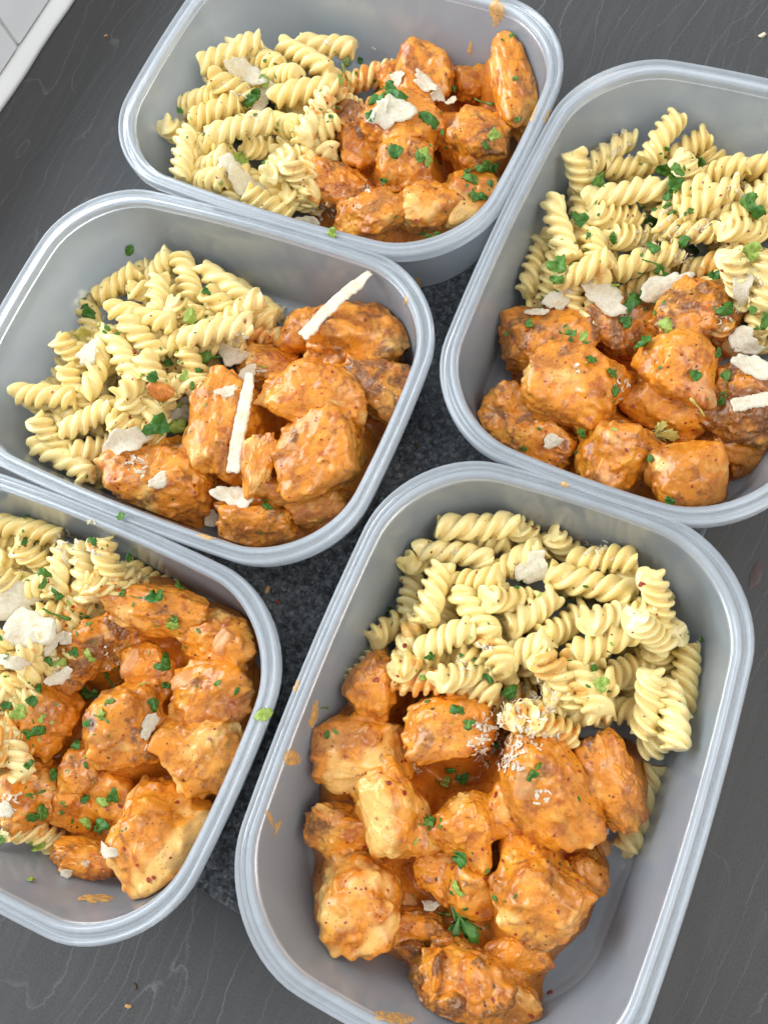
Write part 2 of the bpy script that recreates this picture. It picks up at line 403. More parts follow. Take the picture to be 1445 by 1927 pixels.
for k, (x, y, th) in BOX.items():
    e = obj('lunch_box', None); e.location = (x, y, BOARD_T+.0002); e.rotation_euler[2] = th
    tag(e, blabel[k], 'lunch box', 'open lunch boxes of pasta and chicken')
    obj('tub', tub_me, e); obj('rim', rim_me, e)
def to_local(k, P):
    x, y, th = BOX[k]; c, s = math.cos(th), math.sin(th); P = np.asarray(P)
    d = P[..., :2]-np.array([x, y]); return np.stack([d[..., 0]*c+d[..., 1]*s, -d[..., 0]*s+d[..., 1]*c], -1)
def to_world(k, L):
    x, y, th = BOX[k]; c, s = math.cos(th), math.sin(th)
    return np.stack([x+L[..., 0]*c-L[..., 1]*s, y+L[..., 0]*s+L[..., 1]*c], -1)
def keep_inside(k, P, margin):
    """push points that would cut through the wall of box k back inside"""
    P = np.array(P, float); q = to_local(k, P)
    h = np.clip((P[..., 2]-BOARD_T)/DEEP, 0, 1); ins = .0158+(.0076-.0158)*h+margin
    for _ in range(3):
        hx, hy = BL/2-ins, BW/2-ins; r = np.maximum(BR-ins*.55, .008)
        x, y = q[..., 0], q[..., 1]
        x2 = np.abs(x)-BB*np.clip(1-(y/hy)**2, 0, 1); y2 = np.abs(y)-BB*np.clip(1-(x/hx)**2, 0, 1)
        ax, ay = x2-(hx-r), y2-(hy-r)
        mx, my = np.maximum(ax, 0), np.maximum(ay, 0); ln = np.sqrt(mx*mx+my*my)+1e-9
        over = np.maximum(ln-r, 0)
        q = np.stack([x-np.sign(x)*over*mx/ln, y-np.sign(y)*over*my/ln], -1)
    P[..., :2] = to_world(k, q); return P
LAB = []          # (object, label, pixel x, pixel y) - repeated labels are told apart at the end

# ------------------------------------------------------------------ pasta spirals
def fusilli(seed):
    r = random.Random(seed); n = 46; L = .037
    turns = r.uniform(1.45, 1.8); ph0 = r.uniform(0, 6.28); bend = r.uniform(-.45, .45); bdir = r.uniform(0, 6.28)
    rad = [r.uniform(.93, 1.07) for _ in range(3)]; wob = [r.uniform(0, 6.28) for _ in range(3)]
    cut = [r.uniform(-1, 1)*.0016 for _ in range(6)]
    half = [(.0034, .00285), (.0043, .00315), (.0052, .00305), (.0060, .00250), (.0066, .00150)]
    V = []; F = []
    for i in range(n):
        t = i/(n-1); z = (t-.5)*L
        a0 = ph0 - turns*2*math.pi*t - .25*math.sin(t*9+ph0)
        endt = max(0, abs(t-.5)*2-.86)/.14
        for j in range(3):
            fa = a0+j*2*math.pi/3
            sc_ = rad[j]*(1+.06*math.sin(t*11+wob[j]))*(1+.05*endt-.10*endt**3)
            th = 1-.25*endt
            pts = [(u*sc_, -w_*th) for u, w_ in half]+[(.00695*sc_, 0)]+[(u*sc_, w_*th) for u, w_ in half[::-1]]
            for u, v in pts:
                sweep_ = .22*(u/.006)**2        # blades lean a little
                ca, sa = math.cos(fa-sweep_), math.sin(fa-sweep_)
                zz = z+(cut[j] if t > .5 else cut[3+j])*endt**1.5*(u/.006)+math.copysign(.0012, t-.5)*endt**2*(u/.006-.5)
                x, y = u*ca-v*sa, u*sa+v*ca
                V.append((x, y, zz))
        # hidden valley points close the gap between blades
    m = 33
    for i in range(n-1):
        for j in range(m):
            k = (j+1) % m; F.append((i*m+j, i*m+k, (i+1)*m+k, (i+1)*m+j))
    V = np.array(V)
    # bend the axis along an arc
    k = bend/L; s = V[:, 2]; a = k*s
    if abs(bend) > .05:
        d = V[:, 0]*math.cos(bdir)+V[:, 1]*math.sin(bdir); e = -V[:, 0]*math.sin(bdir)+V[:, 1]*math.cos(bdir)
        rr = 1/k; d2 = rr-(rr-d)*np.cos(a); z2 = (rr-d)*np.sin(a); d2 -= rr*(1-math.cos(bend/4))
        V = np.stack([d2*math.cos(bdir)-e*math.sin(bdir), d2*math.sin(bdir)+e*math.cos(bdir), z2], 1)
    c0, c1 = len(V), len(V)+1
    V = np.vstack([V, V[:m].mean(0)[None], V[(n-1)*m:n*m].mean(0)[None]])
    for j in range(m):
        kk = (j+1) % m; F.append((c0, kk, j)); F.append((c1, (n-1)*m+j, (n-1)*m+kk))
    me = mesh('fusilli', V, F, MAT['pasta']); me.set_sharp_from_angle(angle=R(62)); return me
FUS = [fusilli(100+i) for i in range(26)]
PASTA = {
 'A': (280, 40, 2.89, """120 690 150 560 0;360 920 440 935 0;780 1000 900 940 0;70 620 200 600 1;190 430 370 425 1;240 320 340 370 1;530 190 720 250 1;
   830 125 1120 150 2;1060 350 1330 260 1;630 300 790 310 1;960 560 1010 420 1;1050 480 1130 440 1;250 670 400 690 1;260 790 400 780 1;250 860 370 890 1;
   880 690 980 680 0;890 640 980 600 1;560 990 740 1010 1;700 540 780 600 1;860 720 870 960 1;560 740 690 640 2;290 240 600 115 2;370 350 540 375 2;
   690 410 1040 350 2;240 540 490 440 2;205 600 170 850 2;960 400 830 640 2;690 110 1020 290 3;340 620 680 530 3;650 890 770 670 3;800 850 850 900 1"""),
 'B': (20, 450, 2.676, """50 900 210 930 0;270 1200 450 1260 0;1150 210 1340 400 0;390 240 680 90 1;690 190 790 130 1;990 290 1170 390 1;200 330 420 450 1;
   180 470 240 740 1;1190 470 1400 520 1;720 560 880 520 1;300 560 380 620 1;310 700 380 830 1;180 950 260 1060 1;360 1100 520 1000 1;80 1095 390 1180 1;
   380 1160 580 1180 1;900 590 980 760 1;810 760 900 740 1;560 950 700 960 1;860 380 960 400 1;620 850 720 860 1;420 290 650 165 2;860 90 920 310 2;
   970 150 1220 330 2;620 290 830 245 2;870 500 1200 430 2;600 430 720 560 2;700 620 770 800 2;40 780 310 800 2;270 970 500 850 2;500 460 390 790 2;
   520 510 640 720 3;590 820 680 610 3;470 345 860 440 3"""),
 'C': (0, 950, 2.89, """660 380 720 420 0;300 600 430 560 0;155 1735 285 1845 0;170 260 260 350 1;330 240 310 470 1;560 440 700 450 1;100 480 260 430 1;0 260 60 170 1;
   0 930 160 870 1;20 1040 160 970 1;-40 1180 60 1140 1;-20 1300 90 1230 1;-60 700 -40 760 1;-80 520 30 500 1;0 90 330 150 2;60 330 160 230 2;
   440 220 480 530 2;590 240 600 440 2;770 290 940 450 0;120 870 260 650 2;-60 380 60 420 2;-40 860 40 780 2;10 1110 80 1010 1;-50 1440 60 1400 0;-40 1380 60 1330 1"""),
 'D': (900, 200, 2.651, """1160 1190 1250 1200 0;740 940 860 900 0;1080 220 1360 230 1;650 310 900 290 1;440 280 500 440 1;480 320 540 400 1;1000 330 1120 380 1;
   980 480 1080 440 1;1080 540 1270 520 1;1270 300 1420 320 1;1240 740 1400 700 1;1400 480 1500 380 1;1370 860 1460 900 1;1270 1200 1440 1140 1;
   820 490 900 510 1;350 900 390 760 1;460 900 490 1030 1;90 1120 320 970 1;560 300 700 90 2;960 260 1100 150 2;360 470 450 760 2;560 580 790 520 2;
   240 920 290 670 2;440 840 600 800 2;650 690 870 620 2;1130 340 1250 330 2;1050 500 1240 430 2;1220 650 1420 580 2;1300 520 1440 450 2;900 590 1180 650 2;
   1110 790 1220 790 2;1240 820 1340 900 2;1420 780 1430 980 2;840 250 980 60 3;520 465 940 400 3;560 640 600 870 3;670 820 1000 710 3;1480 640 1560 560 1;
   1500 820 1600 760 1;1500 1040 1600 980 1;1520 300 1600 420 1;1470 1130 1560 1080 1"""),
 'E': (620, 930, 1.9527, """1262 1028 1142 1336 0;1365 700 1270 930 1;1260 800 1190 930 0;700 130 820 170 1;840 150 950 170 1;260 230 370 160 1;480 170 640 190 1;1100 280 1250 330 1;240 310 290 420 1;
   140 520 290 430 1;30 660 130 560 1;1250 520 1330 450 1;270 690 420 690 1;420 680 560 650 1;260 640 400 600 1;850 820 1010 790 1;1020 790 1110 800 1;
   680 820 790 800 1;740 830 880 880 1;640 600 760 570 1;1180 580 1280 620 1;1250 720 1270 910 1;385 85 670 115 2;330 205 600 240 2;620 280 740 220 2;
   930 240 1090 230 2;1180 330 1230 460 2;450 330 600 320 2;340 570 530 490 2;600 400 710 380 2;950 470 1120 440 2;1120 480 1230 530 2;1010 690 1160 610 2;
   900 640 960 760 2;1180 660 1170 880 2;1330 560 1340 800 2;800 290 1110 370 3;400 280 360 450 3;480 370 590 520 3;340 420 270 600 3;530 480 640 620 3;
   660 500 820 370 3;800 530 930 430 3;900 585 1140 490 3;780 600 910 750 3"""),
}
def side_word(u, v, c):
    dx, dy = (u-c[0])/c[2], (v-c[1])/c[3]
    a = 'far ' if dy < -.35 else 'near ' if dy > .35 else ''
    b = 'left' if dx < -.35 else 'right' if dx > .35 else ''
    if not a and not b: return 'mid heap'
    if a and b: return 'at '+a+b+' corner'
    return 'at '+(a.strip()+' edge' if a else b+' side')
for k, (x0, y0, s, txt) in PASTA.items():
    prev = np.zeros((0, 3)); items = []
    for part in txt.replace('\n', '').split(';'):
        a = [float(q) for q in part.split()]
        items.append((x0+a[0]/s, y0+a[1]/s, x0+a[2]/s, y0+a[3]/s, int(a[4])))
    us = [(i[0]+i[2])/2 for i in items]; vs = [(i[1]+i[3])/2 for i in items]
    cc = ((min(us)+max(us))/2, (min(vs)+max(vs))/2, (max(us)-min(us))/2, (max(vs)-min(vs))/2)
    deep = []; LP = 46 if k == 'A' else 62
    for q_ in range(30 if k in 'AB' else 24):
        i = rng.choice(items); a = rng.uniform(0, 6.28); um, vm = (i[0]+i[2])/2+rng.uniform(-18, 18), (i[1]+i[3])/2+rng.uniform(-18, 18)
        um += (cc[0]-um)*.2; vm += (cc[1]-vm)*.2
        deep.append((um-LP*math.cos(a), vm-LP*math.sin(a), um+LP*math.cos(a), vm+LP*math.sin(a), q_ % 2))
    if k == 'E': deep += [(830, 1275, 930, 1310, 0), (905, 1330, 1000, 1295, 0), (870, 1235, 960, 1260, 0), (1000, 1330, 1060, 1370, 0)]
    for n_, (u1, v1, u2, v2, lv) in enumerate(deep+items):
        z = FL+.0066+.0080*lv
        p, q = at(u1, v1, z), at(u2, v2, z); c = (p+q)/2; d = q-p; l = np.linalg.norm(d)
        T = rng.uniform(.032, .038); L = min(max(l, .029), .041); d = d/l
        if l < T*.85:
            d = d*l/T; d[2] -= math.sqrt(max(0, 1-(l/T)**2))*.55*rng.choice((1, 1, -.4)); d /= np.linalg.norm(d)
        ts = np.linspace(-.42, .42, 9)*L
        rd = ray((u1+u2)/2, (v1+v2)/2)
        for it in range(45):
            S = c+ts[:, None]*d
            if len(prev):
                dm = np.linalg.norm(S[:, None]-prev[None], axis=2).min()
                if dm >= .0084: break
            else: break
            if c[2] > ZR-.014: break
            c = c-rd*.0006
        ends = keep_inside(k, np.array([c-d*L*.45, c+d*L*.45]), .0058)
        c = ends.mean(0); d = ends[1]-ends[0]; d /= np.linalg.norm(d)
        low = FL+.0060
        for e in (-1, 1):
            zz = c[2]+e*d[2]*L*.45
            if zz < low: c = c+np.array([0, 0, (low-zz)])
        prev = np.vstack([prev, c+ts[:, None]*d])
        o = obj('fusilli', rng.choice(FUS)); o.location = c
        qz = Vector(d).to_track_quat('Z', 'Y'); o.rotation_mode = 'QUATERNION'
        from mathutils import Quaternion
        o.rotation_quaternion = qz @ Quaternion((0, 0, 1), rng.uniform(0, 6.28))
        sr = rng.uniform(.92, 1.02)*(1.05 if k == 'A' else 1.); o.scale = (sr, sr, L/.037)
        um, vm = (u1+u2)/2, (v1+v2)/2
        ang = math.degrees(math.atan2(-(v2-v1), u2-u1)) % 180
        ori = 'lying level' if ang < 22 or ang > 158 else 'upright' if 68 < ang < 112 else 'rising rightwards' if ang <= 68 else 'rising leftwards'
        nm = NAME[k]
        if n_ < len(deep):
            LAB.append((o, f'low pasta spiral {ori} {side_word(um, vm, cc)} of {nm} pasta', um, vm))
            o['category'] = 'pasta spiral'; o['group'] = f'pasta spirals heaped in the {nm}'; continue
        LAB.append((o, f'pasta spiral {ori} {side_word(um, vm, cc)} of {nm} pasta', um, vm))
        o['category'] = 'pasta spiral'; o['group'] = f'pasta spirals heaped in the {nm}'
# ------------------------------------------------------------------ chicken pieces
def ico(sub):
    bm = bmesh.new(); bmesh.ops.create_icosphere(bm, subdivisions=sub, radius=1)
    V = np.array([v.co[:] for v in bm.verts]); F = [tuple(v.index for v in f.verts) for f in bm.faces]; bm.free()
    return V/np.linalg.norm(V, axis=1)[:, None], F
ICO = {s: ico(s) for s in (3, 4, 5, 6)}
def chunk(name, seed, axes, frame, centre, k, sub, lump, mat, blocky=1., fine=1.):
    """one piece: a rounded many-sided block with torn, sauced relief, in world size; returns mesh about its centre"""
    V, F = ICO[sub]; rs = np.random.RandomState(seed)
    nd = rs.normal(size=(13, 3)); nd /= np.linalg.norm(nd, axis=1)[:, None]
    six = np.vstack([np.eye(3), -np.eye(3)])+rs.normal(size=(6, 3))*.22; six /= np.linalg.norm(six, axis=1)[:, None]
    nd = np.vstack([six, nd]); h = np.concatenate([rs.uniform(.84, .98, 6), rs.uniform(.93, 1.12, 13)])
    dot = np.maximum(V@nd.T, 0)/h
    p = 7*blocky
    r = (dot**p).sum(1)**(-1/p)
    o = rs.uniform(0, 50, 3)
    P = V*r[:, None]
    r = r*(1+.27*lump*noise(V*1.25+o)+.10*lump*noise(P*2.4+o+9))
    rid = 1-np.abs(noise(P*3.2+o+31))*2.2
    r = r*(1-.022*lump*np.clip(rid, 0, 1)**3)
    # torn bits and diced onion under the sauce
    lumps = np.clip(noise(P*4.2+o+70)-.08, 0, 1)
    r = r*(1+.24*lump*lumps)+.015*fine*noise(P*7+o)+.005*fine*noise(P*18+o)
    P = V*r[:, None]*np.array(axes)
    W = P@np.array(frame)+centre
    return W, F
CH = {
 'A': """885 160 34 36 0 14 0 .3|plain orange chicken knob half hidden behind the others|the half hidden knob
   735 152 27 26 0 16 .3 .1|small brown chicken scrap at the pasta side of the pile|the small brown scrap
   823 252 36 56 80 13 .3 .0|sunken chicken piece in a hollow between taller ones|the sunken piece
   892 372 56 56 20 13 0 .7|pale creamy chicken piece in the near right corner|the pale corner piece
   690 290 40 44 70 17 .1 .2|smooth saucy chicken piece beside the scorched one|the smooth saucy piece
   662 250 46 54 60 21 .8 .1|dark scorched chicken piece next to the pasta|the dark scorched piece
   800 392 60 48 10 18 .2 .4|lumpy chicken piece by the near wall|the lumpy piece
   645 360 50 62 80 19 .7 .1|brown topped chicken piece at the near left of the pile|the brown topped piece
   700 402 64 46 15 22 .1 .4|rounded orange chicken piece lowest in the pile against the near wall|the lowest piece
   802 140 58 52 0 25 .3 .3|craggy chicken piece at the far end carrying cheese flakes|the craggy far piece
   762 312 58 58 0 26 .2 .2|chicken piece under glossy sauce in the middle of the pile|the glossy middle piece
   898 258 55 66 60 26 .5 .1|speckled chicken piece leaning right of the middle|the speckled leaning piece
   756 232 62 74 75 29 .2 .4|tall chicken piece under the white cheese and parsley|the tall piece under cheese
   965 152 102 48 -78 31 .3 .3|long chicken strip standing against the right end wall|the long standing strip""",
 'B': """600 948 62 42 20 11 .2 .1|low chicken scrap in sauce at the near right corner|the low corner scrap
   580 622 46 50 0 18 .3 .2|small blunt chicken piece beside the pasta at the far side|the blunt far piece
   505 690 62 42 -10 17 .2 .3|broad low chicken piece behind the long cheese shaving|the broad low piece
   730 738 58 86 75 18 .7 .0|dark chicken piece along the right wall|the dark right wall piece
   573 856 46 44 0 20 .5 .1|dark crumbly chicken scrap between the larger pieces|the crumbly scrap
   485 988 82 50 8 15 .4 .1|chicken piece lowest in the pile by the near wall|the lowest piece
   527 922 26 52 82 23 .2 .3|narrow chicken nub standing up from the lowest piece|the narrow nub
   312 912 92 76 -8 20 .55 .5|big browned chicken piece nearest the lower left rim|the big browned piece
   668 636 98 70 14 25 .5 .2|wide craggy chicken piece at the far right corner|the wide craggy piece
   430 806 112 66 86 24 .15 .3|tall upright chicken piece under the long cheese shaving|the tall upright piece
   612 852 90 78 20 25 .3 .3|rounded chicken piece with torn edges right of the middle|the rounded torn piece
   595 742 92 66 -18 33 .1 .4|smooth domed chicken piece topmost in the pile|the smooth domed piece
   485 872 62 28 80 34 .1 .7|slim pale chicken slice leaning beside the tall piece|the slim pale slice""",
 'C': """285 1260 56 58 0 12 .1 .0|sunken chicken piece under a pool of sauce|the sunken piece
   135 1510 64 40 -20 12 .2 .0|low saucy chicken piece between the lower lumps|the low saucy piece
   215 1492 48 46 0 11 .2 .0|low saucy chicken scrap below the ball shaped piece|the low saucy scrap
   165 1615 34 66 82 15 .4 .1|narrow knobbly chicken tail near the bare floor|the knobbly tail
   402 1200 66 58 -30 19 .1 .1|smooth chicken piece under onion at the right wall|the smooth piece under onion
   158 1448 44 44 0 19 .4 .1|small freckled chicken piece between bigger ones|the small freckled piece
   400 1300 80 60 15 20 .2 .3|broad flat chicken piece along the right wall|the broad flat piece
   50 1500 74 62 10 19 .4 .4|speckled chicken piece at the left edge of the photo|the speckled left piece
   392 1412 82 74 25 20 .2 .8|pale stringy chicken piece against the right wall|the pale stringy piece
   283 1145 88 50 -12 28 .4 .1|long brownish chicken piece at the far end of the pile|the long far piece
   170 1215 82 46 30 27 .8 .1|blackened chicken strip touching the pasta|the blackened strip
   75 1345 64 72 70 25 .2 .4|orange chicken piece at the left under parsley bits|the orange left piece
   300 1585 102 92 60 24 .15 .6|largest smooth chicken piece at the near end|the largest smooth piece
   235 1375 86 80 0 30 .35 .3|ball shaped chicken piece topmost in the middle|the ball shaped piece""",
 'D': """1395 850 50 30 -10 9 .2 .2|thin pale chicken scrap in sauce by the right wall|the thin pale scrap
   1178 628 60 50 0 15 .7 .0|dark low chicken piece behind the topmost cube|the dark low piece
   1010 838 72 50 -25 14 .35 .1|lumpy chicken piece at the lower left of the pile|the lumpy lower left piece
   955 780 56 62 60 17 .6 .0|ragged dark edged chicken piece furthest left|the ragged left piece
   1155 858 76 80 70 18 .4 .3|big round chicken piece by the near wall|the big round piece
   1258 762 82 58 -20 17 .1 .1|smooth chicken slab under the topmost cube|the smooth slab
   1400 772 72 90 70 22 .9 .1|dark crusty chicken piece at the right edge under cheese curls|the dark crusty piece
   1035 645 94 52 12 22 .5 .0|long orange chicken piece at the left beside the pasta|the long orange piece
   1310 588 88 64 25 27 .6 .1|reddish ridged chicken piece pushed into the pasta|the reddish ridged piece
   1080 728 98 84 -20 27 .25 .2|widest chicken piece with brown veins left of the middle|the widest piece
   1292 893 74 64 -5 25 .05 .4|clean edged chicken cube at the near wall|the near cube
   1282 688 72 64 -25 36 .05 .3|smooth chicken cube topmost in the pile|the topmost cube""",
 'E': """833 1618 64 46 0 12 .2 .0|low chicken piece under sauce in the middle of the pile|the low middle piece
   772 1748 62 46 10 11 .5 .0|flat dark chicken scrap near the bare floor at left|the flat dark scrap
   974 1795 62 44 30 12 .2 .1|low chicken lump in a pool of sauce|the low lump
   640 1565 52 72 70 17 .6 .2|brown ragged chicken piece at the left with onion|the brown ragged piece
   1101 1641 42 30 -30 13 .2 .1|small chicken nub under the right hand piece|the small nub
   954 1886 52 60 50 15 .1 .5|pale folded chicken piece at the bottom edge of the photo|the pale folded piece
   883 1672 50 54 80 18 .2 .1|knobbly sauced chicken piece above the parsley frond|the knobbly piece
   858 1850 84 92 70 19 .7 .1|chicken piece with blackened mushroom at the bottom edge of the photo|the mushroomed piece
   671 1702 90 82 20 22 .1 .9|round pale grained chicken piece lowest at the left|the round pale piece
   668 1415 102 74 5 23 .15 .6|broad chicken piece with pale grain at the far left|the broad pale grained piece
   1148 1470 94 54 -72 24 .4 .1|bulky chicken piece at the right beside the pasta|the bulky right piece
   949 1530 56 42 70 24 .1 .3|small chicken lobe left of the highest piece|the small lobe
   878 1550 66 52 75 27 .1 .3|freckled chicken piece in the centre of the pile|the freckled centre piece
   1005 1692 92 84 -30 27 .2 .2|smooth angular chicken piece near the bare right floor|the smooth angular piece
   702 1288 68 46 75 29 .25 .2|knobbly chicken piece pushed into the pasta at far left|the knobbly far piece
   742 1530 98 62 -65 31 .05 .8|slanted pale chicken wedge left of the centre|the slanted pale wedge
   848 1362 90 64 8 30 .1 .6|chicken piece with pale top beside the grated cheese|the pale topped piece
   1026 1480 124 82 -70 31 .2 .2|largest chicken piece, highest in the pile|the largest piece""",
}
PRE = {k: [] for k in CH}
for k, txt in CH.items():
    for line in txt.split('\n'):
        u, v, ra, rb, an, zm, ch, cr = [float(q) for q in line.strip().split('|')[0].split()]
        c = at(u, v, FL+zm/1000); dep = (c-EYE)@FW
        X = math.cos(R(an))*RT+math.sin(R(an))*UP; Y = -math.sin(R(an))*RT+math.cos(R(an))*UP
        PRE[k].append((c, np.array([X, Y, -FW]), np.array((ra, rb, .9*min(ra, rb)))*dep/FPX))
def fillet(k, me_i, W, c):
    """sauce clings in the creases: swell the surface where it comes close to a neighbouring piece"""
    amt = np.zeros(len(W))
    for j, (cj, Fj, aj) in enumerate(PRE[k]):
        if j == me_i: continue
        q = np.linalg.norm(((W-cj)@Fj.T)/aj, axis=1)
        amt = np.maximum(amt, np.exp(-((q-1.02)/.13)**2))
    n = W-c; n /= np.linalg.norm(n, axis=1)[:, None]
    return W+n*(amt*(.0014+.0010*noise(W*220)))[:, None]
REF = {}; CHUNKS = {k: [] for k in CH}
seed = 40
for k, txt in CH.items():
    for ci, line in enumerate(txt.split('\n')):
        a, lab, ref = line.strip().split('|')
        u, v, ra, rb, an, zm, ch, cr = [float(q) for q in a.split()]
        seed += 1
        c = at(u, v, FL+zm/1000); dep = (c-EYE)@FW
        X = math.cos(R(an))*RT+math.sin(R(an))*UP; Y = -math.sin(R(an))*RT+math.cos(R(an))*UP
        rb *= 1.03; ax = (ra*dep/FPX, rb*dep/FPX, .9*min(ra, rb)*dep/FPX)
        cube = 'cube' in lab
        W, F = chunk('chicken', seed, ax, (X, Y, -FW), c, k, 6 if max(ra, rb) > 58 else 5, .6 if cube else 1., None, 1.5 if cube else 1.)
        if ch > .5:   # scorched pieces are more ragged
            W = W+(W-c)*(.5*ch*np.clip(noise((W-c)*260+seed)-.05, 0, 1)*.5)[:, None]
        W = fillet(k, ci, W, c)
        W = keep_inside(k, W, .0006)
        W[:, 2] = np.maximum(W[:, 2], FL+.0004+.0004*noise(W*300))
        W[:, 2] = np.minimum(W[:, 2], ZR+.012)
        me = mesh('chicken_piece', W-c, F, MAT['chicken'])
        o = obj('chicken_piece', me); o.location = c; o['char'] = ch; o['cream'] = cr
        nm = NAME[k]
        if len(lab.split()) > 11: lab = ' '.join(lab.split())
        tag(o, f'{lab}, in the {nm}', 'chicken piece', f'chicken pieces in the {nm}')
        REF[o.name] = f'{ref} in the {nm}'; CHUNKS[k].append((u, v, max(ra, rb), min(ra, rb), an, zm, c, ax))

for o in list(bpy.data.objects):
    if o.name.startswith('fusilli'):
        k = min(BOX, key=lambda q: np.linalg.norm(np.array(o.location)[:2]-np.array(BOX[q][:2])))
        c = np.array(o.location); d = min(np.linalg.norm(((c-cj)@Fj.T)/(aj+.012)) for cj, Fj, aj in PRE[k])
        o['stain'] = float(np.clip((1.35-d)/.5, 0, 1))*rng.uniform(.4, 1.)
# ------------------------------------------------------------------ sauce pooled between the pieces
for k, cl in CHUNKS.items():
    st = .0013; gx = np.arange(-.12, .12, st); gy = np.arange(-.09, .09, st)
    G = np.stack(np.meshgrid(gx, gy, indexing='ij'), -1); Wd = to_world(k, G)
    H = np.zeros(G.shape[:2])
    nz = noise(np.concatenate([G.reshape(-1, 2)*95, np.full((G.shape[0]*G.shape[1], 1), ord(k[0]))], 1)).reshape(H.shape)
    nz2 = noise(np.concatenate([G.reshape(-1, 2)*320, np.full((G.shape[0]*G.shape[1], 1), 3.)], 1)).reshape(H.shape)
    for (u, v, ra, rb, an, zm, c, ax) in cl:
        rr = (.35*max(ax[:2])+.65*min(ax[:2]))*(1.16+.25*nz)
        cs = at(u, v, FL+zm/1000*.55)
        d = np.linalg.norm(Wd-cs[:2], axis=2)/rr
        top = (zm/1000)*1.12+.001
        H = np.maximum(H, top*np.clip(1-d**3, 0, 1)**.6)
    # blur so the pool bridges the pieces
    for _ in range(16):
        Hp = np.pad(H, 1, mode='edge'); H = (Hp[1:-1, 1:-1]*2+Hp[:-2, 1:-1]+Hp[2:, 1:-1]+Hp[1:-1, :-2]+Hp[1:-1, 2:])/6
    H = H+(.0016*nz+.0007*nz2)*np.clip(H/.006, 0, 1)
    msk = H > .0012
    idx = -np.ones(H.shape, int); V = []; F = []
    for i in range(H.shape[0]-1):
        for j in range(H.shape[1]-1):
            if msk[i, j] and msk[i+1, j] and msk[i, j+1] and msk[i+1, j+1]:
                f = []
                for a, b in ((i, j), (i+1, j), (i+1, j+1), (i, j+1)):
                    if idx[a, b] < 0:
                        idx[a, b] = len(V); V.append((Wd[a, b, 0], Wd[a, b, 1], H[a, b], a, b))
                    f.append(idx[a, b])
                F.append(f)
    V = np.array(V); ij = V[:, 3:].astype(int)
    er = np.pad(msk, 1)
    nb = sum(er[1+dx:er.shape[0]-1+dx, 1+dy:er.shape[1]-1+dy] for dx in (-1, 0, 1) for dy in (-1, 0, 1))
    edge = nb[ij[:, 0], ij[:, 1]] < 9
    P = V[:, :3].copy(); P[:, 2] = FL+np.where(edge, .0003, P[:, 2])
    cnt = {}
    for f in F:
        for i in range(4):
            e = (f[i], f[(i+1) % 4]); e = (min(e), max(e)); cnt[e] = cnt.get(e, 0)+1
    nbv = {}
    for (i, j), q in cnt.items():
        if q == 1: nbv.setdefault(i, []).append(j); nbv.setdefault(j, []).append(i)
    bi = np.array([i for i in nbv if len(nbv[i]) == 2]); bn = np.array([nbv[i] for i in bi])
    for _ in range(8):
        P[bi, :2] = P[bi, :2]*.4+(P[bn[:, 0], :2]+P[bn[:, 1], :2])*.3
    P = keep_inside(k, P, .0005)
    o = obj('sauce_pool', mesh('sauce_pool', P, F, MAT['sauce']))
    tag(o, f'creamy orange sauce pooled between the chicken pieces in the {NAME[k]}', 'sauce', 'sauce pools in the lunch boxes')

# ------------------------------------------------------------------ garnish: laid on whatever is under it
bpy.context.view_layer.update()
DG = bpy.context.evaluated_depsgraph_get()
def hit(u, v):
    ok, loc, nr, idx, ob, mt = sc.ray_cast(DG, Vector(EYE), Vector(ray(u, v)))
    if not ok: return None
    if nr.dot(Vector(ray(u, v))) > 0: nr = -nr
    return np.array(loc), np.array(nr), ob
def rest(u, v, rad):
    """mean plane under a small item, raised so that the item lies on the bumps"""
    pts = [(0, 0)]+[(r*math.cos(t), r*math.sin(t)) for r in (.5, .9) for t in (0, 1.05, 2.1, 3.14, 4.2, 5.25)]
    hs = [h for h in (hit(u+dx*rad, v+dy*rad) for dx, dy in pts) if h]
    if not hs: return None
    P = np.array([h[0] for h in hs]); e = np.linalg.norm(P-EYE, axis=1); near = e < np.median(e)+.004
    N = sum(hs[i][1] for i in range(len(hs)) if near[i]); N = N/np.linalg.norm(N)
    c = hs[0][0]; own = hs[0]
    if e[0] > np.median(e)+.005: own = hs[int(np.argsort(e)[len(e)//2])]; c = EYE+(c-EYE)*(np.median(e)/e[0])
    lift = np.percentile(((P-c)@N)[near], 75)
    return c+N*min(.007, max(0., lift)), N, own[2]
def frame_of(N, ang):
    """in-plane axes: first one follows image angle ang"""
    d = math.cos(ang)*RT+math.sin(ang)*UP; X = d-N*(d@N); X /= np.linalg.norm(X); Y = np.cross(N, X)
    return X, Y
def set_frame(o, c, X, Y, N, s):
    mw = Matrix.Identity(4)
    for i in range(3):
        mw[i][0], mw[i][1], mw[i][2], mw[i][3] = X[i]*s, Y[i]*s, N[i]*s, c[i]
    o.matrix_world = mw
